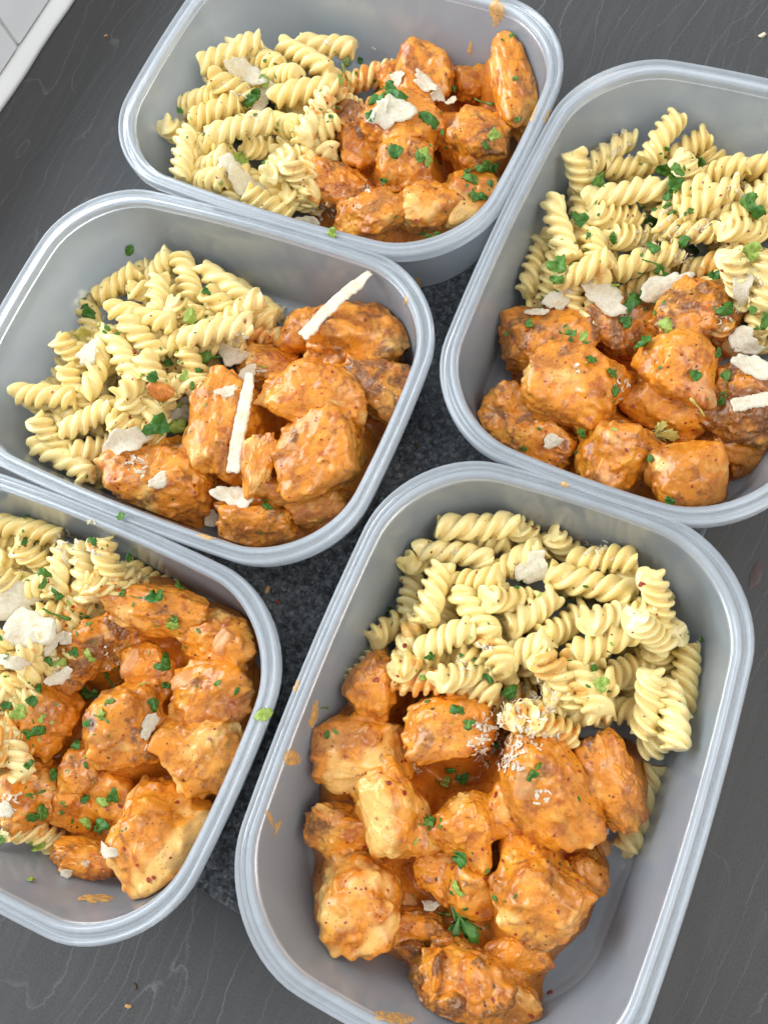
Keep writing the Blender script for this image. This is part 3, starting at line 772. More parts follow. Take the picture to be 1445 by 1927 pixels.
def plate(name, outl, mat, thick, rings=3, bend=(0., 0.), rough=0., seed=0, centre=(0, 0)):
    """solid thin plate from an outline, curved, a little uneven"""
    n = len(outl); rs = np.random.RandomState(seed); V = [(centre[0], centre[1])]
    for r in range(1, rings+1):
        for x, y in outl:
            t = r/rings; V.append((centre[0]+(x-centre[0])*t, centre[1]+(y-centre[1])*t))
    V = np.array(V); z = bend[0]*V[:, 0]**2+bend[1]*V[:, 1]**2+rough*noise(np.c_[V*2.2, np.full(len(V), seed*1.7)])
    m = len(V); T = np.c_[V, z+thick/2]; B = np.c_[V, z-thick/2]; F = []
    for j in range(n):
        k = (j+1) % n; F += [(0, 1+j, 1+k), (m, m+1+k, m+1+j)]
        for r in range(rings-1):
            a, b = 1+r*n, 1+(r+1)*n
            F += [(a+j, b+j, b+k, a+k), (m+a+k, m+b+k, m+b+j, m+a+j)]
        a = 1+(rings-1)*n; F.append((a+j, m+a+j, m+a+k, a+k))
    return mesh(name, np.vstack([T, B]), F, mat)
def strip(name, n, wid, mat, thick, bend, seed):
    """long shaving: a flat ribbon with torn edges"""
    r = random.Random(seed); V = []; F = []; m = 5
    lo = [wid*(1+r.uniform(-.30, .06)) for _ in range(n+1)]; hi = [wid*(1+r.uniform(-.10, .05)) for _ in range(n+1)]
    for s in (.5, -.5):
        for i in range(n+1):
            x = -1+2*i/n; tp = 1-.45*max(0, x-.55)/.45
            for j in range(m+1):
                t = j/m; y = (-lo[i]*(1-t)+hi[i]*t)*tp+.035*math.sin(2.2*x+seed)
                V.append((x+.02*math.sin(j*2.1+seed)*(i in (0, n)), y, bend*x*x+.10*wid*math.cos(3.1*t)+s*thick+.012*math.sin(5*x+seed)))
    q = (n+1)*(m+1); ix = lambda i, j: i*(m+1)+j
    for i in range(n):
        for j in range(m):
            f = (ix(i, j), ix(i+1, j), ix(i+1, j+1), ix(i, j+1)); F += [f, tuple(q+a for a in f[::-1])]
        for j in (0, m):
            f = (ix(i, j), ix(i+1, j), q+ix(i+1, j), q+ix(i, j)); F.append(f[::-1] if j == 0 else f)
    for j in range(m):
        for i in (0, n):
            f = (ix(i, j), ix(i, j+1), q+ix(i, j+1), q+ix(i, j)); F.append(f[::-1] if i == n else f)
    return mesh(name, V, F, mat)
def scrap_outline(seed):
    """chopped leaf: a cut side, a toothed side, lobes of unequal depth"""
    r = random.Random(seed); n = 26; asp = r.uniform(.40, .75); lob = [(r.uniform(0, 6.28), r.uniform(.15, .5), r.uniform(.18, .40)) for _ in range(r.choice((2, 3, 3)))]
    cut = r.uniform(.35, .8); out = []
    for i in range(n):
        a = 2*math.pi*i/n; rr = 1.+.10*(1 if i % 2 else -1)*r.random()
        for ph, dp, wd_ in lob:
            d = (a-ph+math.pi) % (2*math.pi)-math.pi; rr *= 1-dp*math.exp(-(d/wd_)**2)
        x, y = rr*math.cos(a), rr*math.sin(a)*asp
        out.append((min(x, cut), y))
    return out
def frond_outline(seed):
    """three toothed leaflets on a short stalk"""
    r = random.Random(seed); out = [(-1., -.04)]
    for la, ln in ((-58, .72), (0, 1.), (58, .72)):
        for t, wd in ((.28, .10), (.42, .26), (.50, .16), (.62, .34), (.70, .20), (.84, .26), (.88, .12), (1., .0), (.88, -.12), (.84, -.26), (.70, -.20), (.62, -.34), (.50, -.16), (.42, -.26), (.28, -.10)):
            x, y = ln*t*1.25*r.uniform(.93, 1.07), -wd*ln*1.15*r.uniform(.85, 1.15); a = R(la)
            out.append((-.45+x*math.cos(a)-y*math.sin(a), x*math.sin(a)+y*math.cos(a)))
    out.append((-1., .04)); return out
SCRAP = {}
def scrap_mesh(i, c):
    if (i, c) not in SCRAP:
        r = random.Random(i)
        if i >= 20: SCRAP[i, c] = plate('parsley', frond_outline(i), MAT['leaf%d' % c], .05, 3, (.08, .15), .10, i, (-.45, 0))
        elif i >= 10:   # thin stalk piece
            o = [(-1, -.06), (-.4, -.10), (.2, -.05), (.7, -.16), (1, -.10), (1.02, .08), (.75, .14), (.3, .06), (-.3, .02), (-1, .06)]
            SCRAP[i, c] = plate('parsley', o, MAT['leaf%d' % c], .10, 2, (.25, 0), .1, i)
        else: SCRAP[i, c] = plate('parsley', scrap_outline(i), MAT['leaf%d' % c], .07, 3, (r.uniform(-.7, .7), r.uniform(-.8, .8)), .6, i)
    return SCRAP[i, c]
# x y size tone(0 dark 1 mid 2 pale 3 yellow) ; t = stalk, f = frond
LEAF = {
 'E': """858 1337 28 0;880 1360 24 1;944 1301 36 0;1111 1246 22 0;1126 1291 32 2;810 1233 24 0;616 1382 18 0;1002 1455 32 0;1012 1442 16 1;838 1480 34 2;868 1474 30 0;848 1447 24 0;925 1412 22 0;
  810 1549 34 1;868 1609 36 0;861 1669 30 2;873 1737 74 0f;832 1722 28 2t;931 1689 14 0;1063 1125 24 0;983 1094 15 0;968 1110 12 0;727 1145 22 0;870 1237 12 0;1325 1205 13 0;919 1278 24 0;793 1275 15 2;604 1330 24 1t""",
 'D': """1115 343 38 1;1249 317 36 0;1272 318 30 1;1264 351 40 0;1258 370 26 0;1321 307 22 1;1255 387 16 1;1094 417 36 0;1217 419 36 0;1155 449 24 0;1107 444 14 0;1055 502 42 1;1050 525 30 1;1228 468 28 0;1285 453 34 0;
  1307 473 22 0;1239 513 36 0;1223 492 30 1t;1189 568 48 0;1221 573 44 1t;1360 581 38 0;1339 521 24 0;1421 392 42 0;1405 385 34 1;1426 475 38 2;1175 604 26 0;1217 645 40 0;1251 615 34 2;1070 639 26 1;1092 645 26 2;996 615 18 1;
  1439 600 36 1;1417 585 18 1;1296 396 14 1;1145 536 28 2t;1109 680 20 0;1147 703 22 0;1155 737 24 0;1305 703 24 0;1366 707 24 1;1358 758 18 0;1312 762 36 3t;1097 806 28 1;1082 847 18 0;986 843 14 0;1243 810 66 3f;1226 864 16 0;1259 940 24 0;1347 664 24 0;1263 400 18 1""",
 'B': """244 469 26 0;226 556 22 0;162 585 36 0;170 590 24 0;386 545 20 0;360 605 36 2;166 629 52 3;203 618 16 1;291 708 24 0;390 670 36 0t;382 662 26 1;373 697 17 0;345 712 24 2;364 727 16 1;340 753 32 2;300 798 56 0;320 808 28 0;345 812 44 2;
  319 682 18 0;386 596 10 0;162 895 8 0;502 955 22 0;492 689 22 2t""",
 'A': """353 211 17 0;327 225 8 0;484 165 26 2;470 189 32 0;478 178 22 0;446 296 34 2;503 310 14 0;681 109 13 0;654 116 22 2;648 144 32 2t;640 150 20 2;636 204 10 0;415 344 12 2;522 244 10 0;449 268 10 0;500 114 10 1;716 189 38 0;747 182 40 0;735 172 26 0;700 218 24 0;
  747 291 30 0;799 294 34 2;790 300 24 1;807 227 38 0;918 199 32 1t;970 68 13 1;968 149 13 1;973 225 17 1;930 256 26 2;913 275 18 1;909 313 30 1;887 336 34 1;880 325 20 0;923 317 22 0;921 344 16 0;894 369 34 1;905 372 20 0;812 431 30 1;795 434 18 1;723 338 20 0;852 166 13 0;838 251 15 1;740 156 13 0""",
 'C': """175 1023 26 0;242 1049 20 0;52 967 12 0;45 1021 18 0;81 1080 28 1;81 1100 24 1;112 1119 30 0;104 1158 44 1t;232 1120 20 0;260 1126 22 0t;292 1126 36 0;336 1106 28 1;326 1175 34 2;330 1168 20 1;161 1159 18 1;168 1177 14 1;140 1225 20 0;168 1230 28 2;114 1248 26 2;92 1244 20 0;
  311 1240 26 0;308 1252 30 0;310 1289 24 0;168 1285 34 1;160 1305 26 0;71 1299 20 0;59 1313 22 0;40 1337 32 2;80 1353 18 2;194 1341 26 2;198 1350 30 1t;208 1320 18 1;171 1362 16 0;287 1323 32 0;66 1375 34 0;80 1372 22 0;445 1301 14 0;221 1285 44 0t;14 1240 14 0;14 1327 28 0;
  52 1442 26 0;99 1465 24 1;144 1408 26 0;162 1440 15 0;216 1498 34 0;194 1509 30 2;160 1505 22 0;212 1548 34 0;200 1545 20 0;162 1545 28 2;79 1527 34 1;65 1496 30 1t;59 1534 24 0;119 1528 13 0;7 1577 26 1;81 1602 28 2;58 1658 18 2""",
 'R': """497 1343 38 2;510 1352 24 2;228 976 18 1;627 441 22 2""",
}
where = {'R': 'resting on a box rim'}
for k, txt in LEAF.items():
    for i, part in enumerate(txt.replace('\n', '').split(';')):
        a = part.split(); u, v, s = float(a[0]), float(a[1]), float(a[2]); fl = a[3][1:]; tone = int(a[3][0])
        g = rest(u, v, s*.45)
        if g is None: continue
        c, N, ob = g; dep = (c-EYE)@FW
        X, Y = frame_of(N, rng.uniform(0, 6.28) if fl != 't' else rng.choice((.5, 2.2, -.3)))
        if fl == 'f': X, Y = frame_of(N, -.95 if k == 'E' else -.1)
        if fl == 'f': N = N*.55-FW*.45; N /= np.linalg.norm(N); c = c+N*.0022; X, Y = frame_of(N, -.95 if k == 'E' else -.1)
        vi = rng.randrange(20, 22) if fl == 'f' else 10 if fl == 't' else rng.randrange(0, 10)
        sz = s*.62*dep/FPX
        # tilt the leaf a little off the surface
        t = np.array([rng.uniform(-.25, .25), rng.uniform(-.25, .25)]); N2 = N+X*t[0]+Y*t[1]; N2 /= np.linalg.norm(N2)
        X = X-N2*(X@N2); X /= np.linalg.norm(X); Y = np.cross(N2, X)
        o = obj('parsley', scrap_mesh(vi, tone)); set_frame(o, c+N*(.0007+.12*sz), X, Y, N2, sz)
        cw = ('dark', 'green', 'pale green', 'yellowish')[tone]; sw = 'frond' if fl == 'f' else 'stalk' if fl == 't' else 'scrap' if s < 21 else 'leaf'
        base = ob.parent or ob
        if ob.name in REF: wh = 'on '+REF[ob.name]
        elif base.name.startswith('fusilli'): wh = 'on the pasta of the '+NAME[k] if k in NAME else 'on pasta'
        elif base.name.startswith('sauce'): wh = 'on the sauce of the '+NAME.get(k, 'box')
        elif base.name.startswith('lunch_box'): wh = 'stuck to the plastic of the '+NAME[k] if k in NAME else 'on a box rim'
        else: wh = 'by the '+NAME.get(k, 'boxes')
        LAB.append((o, f'{cw} parsley {sw} {wh}', u, v))
        o['category'] = 'parsley'; o['group'] = f'parsley scattered over the {NAME[k]}' if k in NAME else 'parsley on the box rims'

# cheese shavings: x y half-length half-width angle(deg) kind(p plate, s stick) curl | label
CHEESE = """1015 1060 42 24 38 p .25|pale cheese shaving lying on the pasta of the front box
1130 566 50 24 -28 p .2|wedge shaped cheese shaving between pasta and chicken in the right box
1052 562 26 20 40 p .2|cheese flake under a pasta spiral at the left of the right box
1240 552 44 26 15 p .35|broad cheese flake beside the reddish chicken in the right box
1008 592 22 9 5 p .2|small cheese flake touching the long orange chicken in the right box
1396 538 16 36 0 p .5|curled cheese flake right of the reddish chicken in the right box
1415 757 40 14 14 s .4|ridged cheese curl on the dark crusty chicken in the right box
1415 692 38 20 -20 p .4|torn cheese flake near the right edge of the right box
1405 655 24 14 10 p .3|cheese scrap behind the torn flake in the right box
1400 640 26 26 30 p .4|cheese flake lying on pasta behind the dark crusty chicken in the right box
1038 830 20 12 30 p .3|cheese scrap on the lumpy lower left chicken of the right box
640 585 88 13 45 s .05|long cheese stick leaning on the wide craggy chicken of the middle left box
460 795 96 14 84 s .06|long cheese shaving on the tall upright chicken of the middle left box
470 703 20 16 30 p .4|frayed cheese flake above the long shaving in the middle left box
446 943 36 26 -15 p .3|cheese flake on the lowest chicken of the middle left box
402 972 14 22 80 p .3|cheese scrap at the near wall of the middle left box
238 832 26 46 -60 p .5|big torn cheese flake beside the browned chicken in the middle left box
300 905 22 12 40 p .3|cheese shred lying on the big browned chicken in the middle left box
438 660 20 30 80 p .4|cheese flake behind the tall upright chicken in the middle left box
428 738 22 10 20 p .3|thin cheese shred left of the long shaving in the middle left box
172 664 26 20 20 p .3|cheese flake on the pasta at the left of the middle left box
345 770 34 20 35 p .3|cheese flake tucked between pasta and chicken in the middle left box
455 143 34 22 -30 p .5|torn cheese flake at the far side of the back box pasta
487 190 36 12 62 s .2|narrow cheese shaving on the back box pasta
458 350 40 24 -35 p .3|broad cheese flake on the near pasta of the back box
430 318 18 26 70 p .4|ragged cheese flake behind the broad one in the back box
740 212 38 30 -20 p .25|white cheese flake on the tall chicken of the back box
715 215 26 12 40 p .3|thin cheese flake left of the white one in the back box
754 150 16 14 -20 p .3|small square cheese flake on the craggy chicken of the back box
800 158 28 12 -35 p .3|cheese flake across the craggy chicken of the back box
822 180 14 11 -50 p .3|cheese scrap low on the craggy chicken of the back box
855 212 12 7 20 p .2|tiny cheese crumb beside the speckled chicken of the back box
580 405 22 9 -10 p .4|cheese scrap by the near wall of the back box
18 1130 34 62 75 p .12|largest cheese flake on pasta at the left edge of the lower left box
58 1190 42 44 30 p .15|square cheese flake next to the largest one in the lower left box
102 1205 24 12 45 p .3|cheese curl touching the blackened chicken in the lower left box
22 1245 14 28 75 p .3|narrow cheese flake at the left edge of the lower left box
127 1200 20 10 20 p .4|frilled cheese flake on the blackened chicken of the lower left box
116 1272 24 14 30 p .4|torn cheese flake between the left chicken pieces of the lower left box
279 1363 22 17 60 p .2|grey cheese flake on the ball shaped chicken of the lower left box
208 1600 12 24 72 p .3|cheese flake clinging to the largest chicken of the lower left box
128 1638 8 14 80 p .3|cheese scrap on the bare floor of the lower left box
12 1522 16 20 60 p .3|cheese crumb on the speckled chicken of the lower left box
482 1215 10 8 20 p .3|cheese crumb on the right wall of the lower left box
808 1710 18 10 20 p .3|cheese scrap left of the parsley frond in the front box"""
for ci, line in enumerate(CHEESE.split('\n')):
    a, lab = line.split('|'); a = a.split(); u, v, ha, hb, an, cu = float(a[0]), float(a[1]), float(a[2]), float(a[3]), float(a[4]), float(a[6])
    g = rest(u, v, max(ha, hb)*.8)
    if g is None: continue
    c, N, ob = g; dep = (c-EYE)@FW; r = random.Random(ci+500)
    if a[5] == 's' and ha > 80:     # long sticks bridge the bumps: lay them between two rest points
        ca, sa = math.cos(R(an)), math.sin(R(an)); hs = []
        for t in (-.8, -.5, -.2, .1, .4, .7):
            h = hit(u+ca*ha*t, v-sa*ha*t)
            if h: hs.append(h[0])
        hs = np.array(hs); c = np.median(hs, 0); N = -FW*.8+np.array([0, 0, .6]); N /= np.linalg.norm(N); X, Y = frame_of(N, R(an))
        c = hs.mean(0); c = c+N*min(.014, max(0, ((hs-c)@N).max()))
        dep = (c-EYE)@FW
    else:
        N = N*.7-FW*.3; N /= np.linalg.norm(N); X, Y = frame_of(N, R(an))
    L, Wd_ = ha*dep/FPX, hb*dep/FPX; ol = []
    if a[5] == 's':
        n = 22
        for i in range(n+1): ol.append((-1+2*i/n, -Wd_/L*(1+r.uniform(-.3, .12)-(.35 if i > n-3 else 0))))
        for i in range(n, -1, -1): ol.append((-1+2*i/n, Wd_/L*(1+r.uniform(-.12, .12)-(.35 if i > n-3 else 0))))
    else:
        n = 34; p1, p2 = r.uniform(0, 6.28), r.uniform(0, 6.28)
        for i in range(n):
            t = 2*math.pi*i/n; rr = 1+.16*math.sin(2*t+p1)+.14*math.sin(3*t+p2)+.08*math.sin(7*t+p1)+r.uniform(-.10, .07)
            ol.append((rr*math.cos(t), rr*math.sin(t)*Wd_/L))
    me = strip('cheese_shaving', 30, Wd_/L, MAT['cheese'], .0006/L, cu*.4, ci+60) if a[5] == 's' else plate('cheese_shaving', ol, MAT['cheese'], .0005/L, 4, (cu*.9, -cu*.7), .11 if a[5] == 'p' else .025, ci+60)
    o = obj('cheese_shaving', me); set_frame(o, c+N*.0014, X, Y, N, L)
    tag(o, lab, 'cheese shaving', 'cheese shavings on the food')

def curls(name, spots, label, seed):
    """a loose pinch of grated cheese: many crooked little ribbons"""
    r = random.Random(seed); V = []; F = []
    for (u, v, rad, n) in spots:
        for _ in range(int(n*.8)):
            a = r.uniform(0, 6.28); q = rad*1.15*r.random()**.7; h = hit(u+q*math.cos(a), v+q*math.sin(a))
            if h is None: continue
            c, N, ob = h; c = c+N*r.uniform(.0001, .0012); X, Y = frame_of(N, r.uniform(0, 6.28))
            tl = r.uniform(-.45, .45); X = X*math.cos(tl)+N*math.sin(tl); Z = np.cross(X, Y)
            L = r.uniform(.0005, .0019); wd_ = r.uniform(.0003, .0008); cv = r.uniform(-1.2, 1.2); b = len(V); m = 4
            for i in range(m+1):
                t = -1+2*i/m; ww = wd_*r.uniform(.6, 1.2)
                for sgn, th in ((-1, -.00013), (1, -.00013), (1, .00013), (-1, .00013)):
                    V.append(c+X*t*L+Y*sgn*ww+Z*(th+cv*L*(t*t-.4)*.6))
            for i in range(m):
                for j in range(4):
                    k2 = (j+1) % 4; F.append((b+i*4+j, b+i*4+k2, b+i*4+4+k2, b+i*4+4+j))
            F.append((b+3, b+2, b+1, b)); F.append((b+m*4, b+m*4+1, b+m*4+2, b+m*4+3))
    me = mesh(name, V, F, MAT['cheese'], False)
    o = obj(name, me); o['kind'] = 'stuff'; tag(o, label, 'grated cheese')
curls('grated_cheese', [(935, 1395, 44, 95), (960, 1420, 30, 45), (905, 1410, 26, 30), (900, 1365, 14, 12)], 'pinch of grated cheese on the chicken of the front box', 1)
curls('grated_cheese', [(1000, 1318, 40, 50), (1035, 1325, 22, 26), (965, 1325, 25, 22), (1000, 1386, 28, 26), (930, 1350, 20, 18)], 'grated cheese where pasta meets chicken in the front box', 2)
curls('grated_cheese', [(1122, 1040, 26, 26), (853, 1037, 8, 6), (915, 1212, 12, 14), (1022, 1500, 16, 14), (784, 1452, 10, 8), (870, 1255, 18, 14), (1320, 1210, 8, 6), (1045, 1387, 14, 9)], 'stray grated cheese shreds over the front box', 3)
curls('grated_cheese', [(1245, 430, 42, 34), (1275, 440, 30, 26), (1215, 462, 26, 28), (1340, 425, 24, 16), (1285, 485, 18, 22), (1165, 275, 26, 26), (1388, 355, 22, 22), (1370, 600, 30, 24), (1410, 545, 26, 18), (1200, 555, 18, 10)], 'grated cheese strewn over the pasta of the right box', 4)
curls('grated_cheese', [(1390, 670, 22, 14), (1170, 730, 18, 12), (1090, 690, 8, 4)], 'grated cheese shreds on the chicken of the right box', 5)
curls('grated_cheese', [(124, 1022, 22, 40), (132, 1050, 14, 16), (175, 985, 10, 4), (105, 1180, 12, 12), (205, 1235, 20, 12), (160, 1625, 8, 6), (20, 1505, 18, 18), (178, 1035, 10, 8), (116, 1262, 18, 14), (275, 1400, 8, 3)], 'pinches of grated cheese over the lower left box', 6)
curls('grated_cheese', [(455, 145, 36, 34), (470, 215, 18, 14), (430, 320, 24, 20), (610, 78, 10, 5), (600, 405, 26, 22), (705, 90, 6, 2), (690, 358, 8, 8)], 'grated cheese crumbs over the back box', 7)
curls('grated_cheese', [(445, 640, 22, 20), (250, 870, 22, 20), (530, 585, 8, 5), (265, 885, 14, 10), (490, 700, 14, 10)], 'grated cheese crumbs over the middle left box', 8)

# sauce smears and drips: a thin film that follows the surface under it
def film(name, blobs, mat, thick, seed, step=3.0):
    V = []; F = []; hitobj = None
    for (u, v, a, b, an) in blobs:
        ca, sa = math.cos(R(an)), math.sin(R(an)); nx = max(3, int(2*a/step)); ny = max(3, int(2*b/step)); idx = {}
        pts = {}
        for i in range(nx+1):
            for j in range(ny+1):
                s, t = -1+2*i/nx, -1+2*j/ny
                q = math.hypot(s, t)+.55*float(noise([[s*1.6+seed, t*1.6+u, 3.]])[0])+.25*float(noise([[s*5+seed, t*5+u, 8.]])[0])
                if q > 1.05: continue
                h = hit(u+s*a*ca+t*b*sa, v-s*a*sa+t*b*ca)
                if h is None: continue
                hitobj = hitobj or h[2]
                pts[i, j] = (h[0]+h[1]*(.00012+thick*max(0, 1-q)**.6), h[0], h[2])
        for i in range(nx):
            for j in range(ny):
                ks = ((i, j), (i+1, j), (i+1, j+1), (i, j+1))
                if all(x in pts for x in ks):
                    P = [pts[x][1] for x in ks]
                    if max(np.linalg.norm(P[0]-p) for p in P) > .004: continue
                    f = []
                    for x in ks:
                        if x not in idx: idx[x] = len(V); V.append(pts[x][0])
                        f.append(idx[x])
                    F.append(f[::-1])
    if not F: return None
    par = list(range(len(V)))
    def root(i):
        while par[i] != i: par[i] = par[par[i]]; i = par[i]
        return i
    for f in F:
        for i in f[1:]: par[root(i)] = root(f[0])
    cnt = {}
    for f in F: cnt[root(f[0])] = cnt.get(root(f[0]), 0)+1
    big = max(cnt, key=cnt.get); F = [f for f in F if root(f[0]) == big]
    used = sorted({i for f in F for i in f}); re_ = {i: j for j, i in enumerate(used)}
    V = [V[i] for i in used]; F = [[re_[i] for i in f] for f in F]
    return obj(name, mesh(name, V, F, mat))
SME = [("sauce_smear", [(768, 1178, 22, 30, 70)], .0011, 'orange sauce smeared on a pasta spiral left of the front box heap'),
 ("sauce_smear", [(915, 1208, 20, 14, -30)], .0011, 'orange sauce blot on pasta in the middle of the front box'),
 ("sauce_smear", [(1035, 1248, 44, 26, 35)], .0013, 'large orange sauce blot on pasta in the front box'),
 ("sauce_smear", [(1088, 1300, 26, 15, -40)], .0010, 'orange sauce on the pasta tips beside the yellow green leaf, front box'),
 ("sauce_smear", [(1338, 495, 14, 28, 0), (1374, 520, 15, 12, 30)], .0010, 'orange sauce on the pasta above the reddish chicken in the right box'),
 ("sauce_smear", [(1128, 515, 7, 22, 0)], .0008, 'thin orange sauce streak on a pasta spiral in the right box'),
 ("sauce_smear", [(935, 24, 15, 26, 0)], .0010, 'sauce smear high on the end wall of the back box'),
 ("sauce_smear", [(885, 92, 6, 14, 0)], .0006, 'small dried drip on the far wall of the back box'),
 ("sauce_smear", [(1003, 212, 6, 16, -20)], .0007, 'sauce smear on the right rim of the back box'),
 ("sauce_smear", [(1030, 220, 7, 16, -20)], .0007, 'sauce smear on the left rim of the right box'),
 ("sauce_smear", [(590, 1345, 8, 28, -10)], .0006, 'long sauce smear on the left wall of the front box'),
 ("sauce_smear", [(548, 1426, 17, 16, 0)], .0010, 'round sauce smear on the left wall of the front box'),
 ("sauce_smear", [(507, 1540, 6, 20, 20)], .0008, 'upper slanting sauce drip on the left wall of the front box'),
 ("sauce_smear", [(521, 1556, 5, 20, -25)], .0008, 'lower slanting sauce drip on the left wall of the front box'),
 ("sauce_smear", [(558, 1290, 6, 14, -15)], .0006, 'sauce spot on the left rim of the front box'),
 ("sauce_smear", [(740, 1915, 40, 11, -8)], .0006, 'sauce smear on the near wall of the front box'),
 ("sauce_smear", [(180, 1691, 34, 9, 0)], .0010, 'sauce streak on the floor of the lower left box'),
 ("sauce_smear", [(458, 1378, 5, 9, 0)], .0008, 'sauce spot on the right rim of the lower left box'),
 ("sauce_smear", [(1062, 912, 11, 6, -10)], .0008, 'sauce spot on the near rim of the right box'),
 ("sauce_smear", [(390, 1010, 22, 5, -10)], .0006, 'sauce streak on the near wall of the middle left box'),
 ("sauce_smear", [(1381, 889, 16, 17, 0)], .0035, 'round sauce drop on the floor of the right box'),
 ("sauce_smear", [(786, 532, 9, 11, 0)], .0006, 'sauce drip on the outside of the back box'),
 ("sauce_smear", [(764, 565, 4, 12, -20)], .0005, 'dried sauce streak on the end wall of the middle left box'),
 ("sauce_smear", [(1128, 1600, 26, 14, 30)], .0008, 'thin sauce film on the floor beside the loose pasta spiral, front box')]
for i, (nm, bl_, th, lab) in enumerate(SME):
    o = film(nm, bl_, MAT['sauce' if 'drop' in lab or 'dollop' in lab else 'film'], th if 'drop' in lab else th*.8, i*3.1, 2.2)
    if o: tag(o, lab, 'sauce smear')

for u, v, a, b, an, lab in [(300, 737, 24, 20, -20, 'orange sauce dollop on the pasta end in the middle left box')]:
    c, N, ob = rest(u, v, 10); dep = (c-EYE)@FW; X, Y = frame_of(N, R(an))
    W, F = chunk('dollop', 77, (a*dep/FPX, b*dep/FPX, .0030), (X, Y, N), c+N*.0003, 'B', 4, 1.2, None, .7)
    o = obj('sauce_dollop', mesh('sauce_dollop', W-c, F, MAT['sauce'])); o.location = c; tag(o, lab, 'sauce')
# soft onion pieces half sunk in the sauce
for i, (u, v, a, b, an, lab) in enumerate([(415, 1208, 30, 20, 60, 'translucent onion piece at the right wall of the lower left box'), (345, 1276, 26, 20, -15, 'square translucent onion piece in the middle of the lower left box'),
      (242, 1250, 16, 34, -20, 'long onion strip right of the blackened chicken, lower left box'), (74, 1332, 18, 16, 0, 'onion piece on the orange left chicken of the lower left box'),
      (985, 1478, 22, 36, 10, 'translucent onion piece on the largest chicken of the front box'), (636, 1536, 14, 22, 10, 'onion piece on the brown ragged chicken of the front box'),
      (772, 1697, 26, 20, -10, 'orange stained onion lump above the cheese scrap in the front box'), (1122, 1592, 16, 18, 20, 'pale onion piece below the bulky right chicken, front box'),
      (1338, 745, 12, 22, 20, 'onion sliver beside the dark crusty chicken in the right box'), (553, 842, 14, 12, 0, 'onion bit in the crumbly scrap of the middle left box')]):
    g = rest(u, v, 8)
    if g is None: continue
    c, N, ob = g; dep = (c-EYE)@FW; X, Y = frame_of(N, R(an)); ax = (a*.9*dep/FPX, b*.9*dep/FPX, .0034)
    W, F = chunk('onion', 900+i, ax, (X, Y, N), c-N*.0020, 'E', 4, .8, None, 1.6, .3)
    o = obj('onion_piece', mesh('onion_piece', W-c, F, MAT['onion'])); o.location = c
    tag(o, lab, 'onion piece', 'onion pieces in the sauce')
# blackened mushroom
for i, (u, v, a, b, an, lab) in enumerate([(833, 1776, 28, 22, 20, 'knob of browned mushroom below the parsley frond in the front box'), (848, 1888, 34, 24, 10, 'blackened mushroom cap at the bottom edge of the front box'),
      (822, 1830, 10, 40, -5, 'dark mushroom stalk between knob and cap in the front box'), (780, 1775, 20, 9, -10, 'black scorched scrap left of the mushroom knob in the front box')]):
    g = rest(u, v, 8)
    if g is None: continue
    c, N, ob = g; dep = (c-EYE)@FW; X, Y = frame_of(N, R(an)); ax = (a*dep/FPX, b*dep/FPX, .0050)
    W, F = chunk('mushroom', 950+i, ax, (X, Y, N), c, 'E', 5, 1., None, .8, 1.3)
    o = obj('mushroom_piece', mesh('mushroom_piece', W-c, F, MAT['chicken'])); o.location = c; o['char'] = 1.25; o['cream'] = 0.
    tag(o, lab, 'mushroom', 'mushroom pieces in the front box')

# chilli flakes and dried herb specks: nobody could count them
def specks(name, n, mat, lo, hi, seed, label):
    r = random.Random(seed); V = []; F = []; regions = []
    for k, cl in CHUNKS.items():
        for (u, v, ra, rb, *_x) in cl: regions.append((u, v, ra*1.05, 1.))
    for k, (x0, y0, s, txt) in PASTA.items():
        for part in txt.replace('\n', '').split(';'):
            a = [float(q) for q in part.split()]; regions.append((x0+(a[0]+a[2])/2/s, y0+(a[1]+a[3])/2/s, 46, .55))
    wts = [g[2]**2*g[3] for g in regions]
    for _ in range(n):
        u, v, rad, _w = r.choices(regions, wts)[0]; a = r.uniform(0, 6.28); q = rad*math.sqrt(r.random())
        h = hit(u+q*math.cos(a), v+q*math.sin(a))
        if h is None or not h[2].name.startswith(('fusilli', 'chicken', 'sauce_pool', 'cheese')): continue
        c, N, ob = h; X, Y = frame_of(N, r.uniform(0, 6.28)); s = r.uniform(lo, hi)*(1 if r.random() > .12 else 1.7); b = len(V); m = r.choice((4, 5, 6))
        for lay in (-.2, .45):
            for i in range(m):
                t = 6.283*i/m; rr = s*r.uniform(.6, 1.2); V.append(c+X*rr*math.cos(t)+Y*rr*.7*math.sin(t)+N*s*lay*r.uniform(.7, 1.3))
        F.append(tuple(range(b, b+m))[::-1]); F.append(tuple(range(b+m, b+2*m)))
        for i in range(m): F.append((b+i, b+(i+1) % m, b+m+(i+1) % m, b+m+i))
    o = obj(name, mesh(name, V, F, mat, False)); o['kind'] = 'stuff'; tag(o, label, 'seasoning')
specks('chili_flakes', 440, MAT['chili'], .00045, .0010, 5, 'red chilli flakes sprinkled over the chicken and pasta')
specks('dried_herb_specks', 520, MAT['herb'], .00025, .0006, 6, 'dark dried herb and pepper specks over the food')

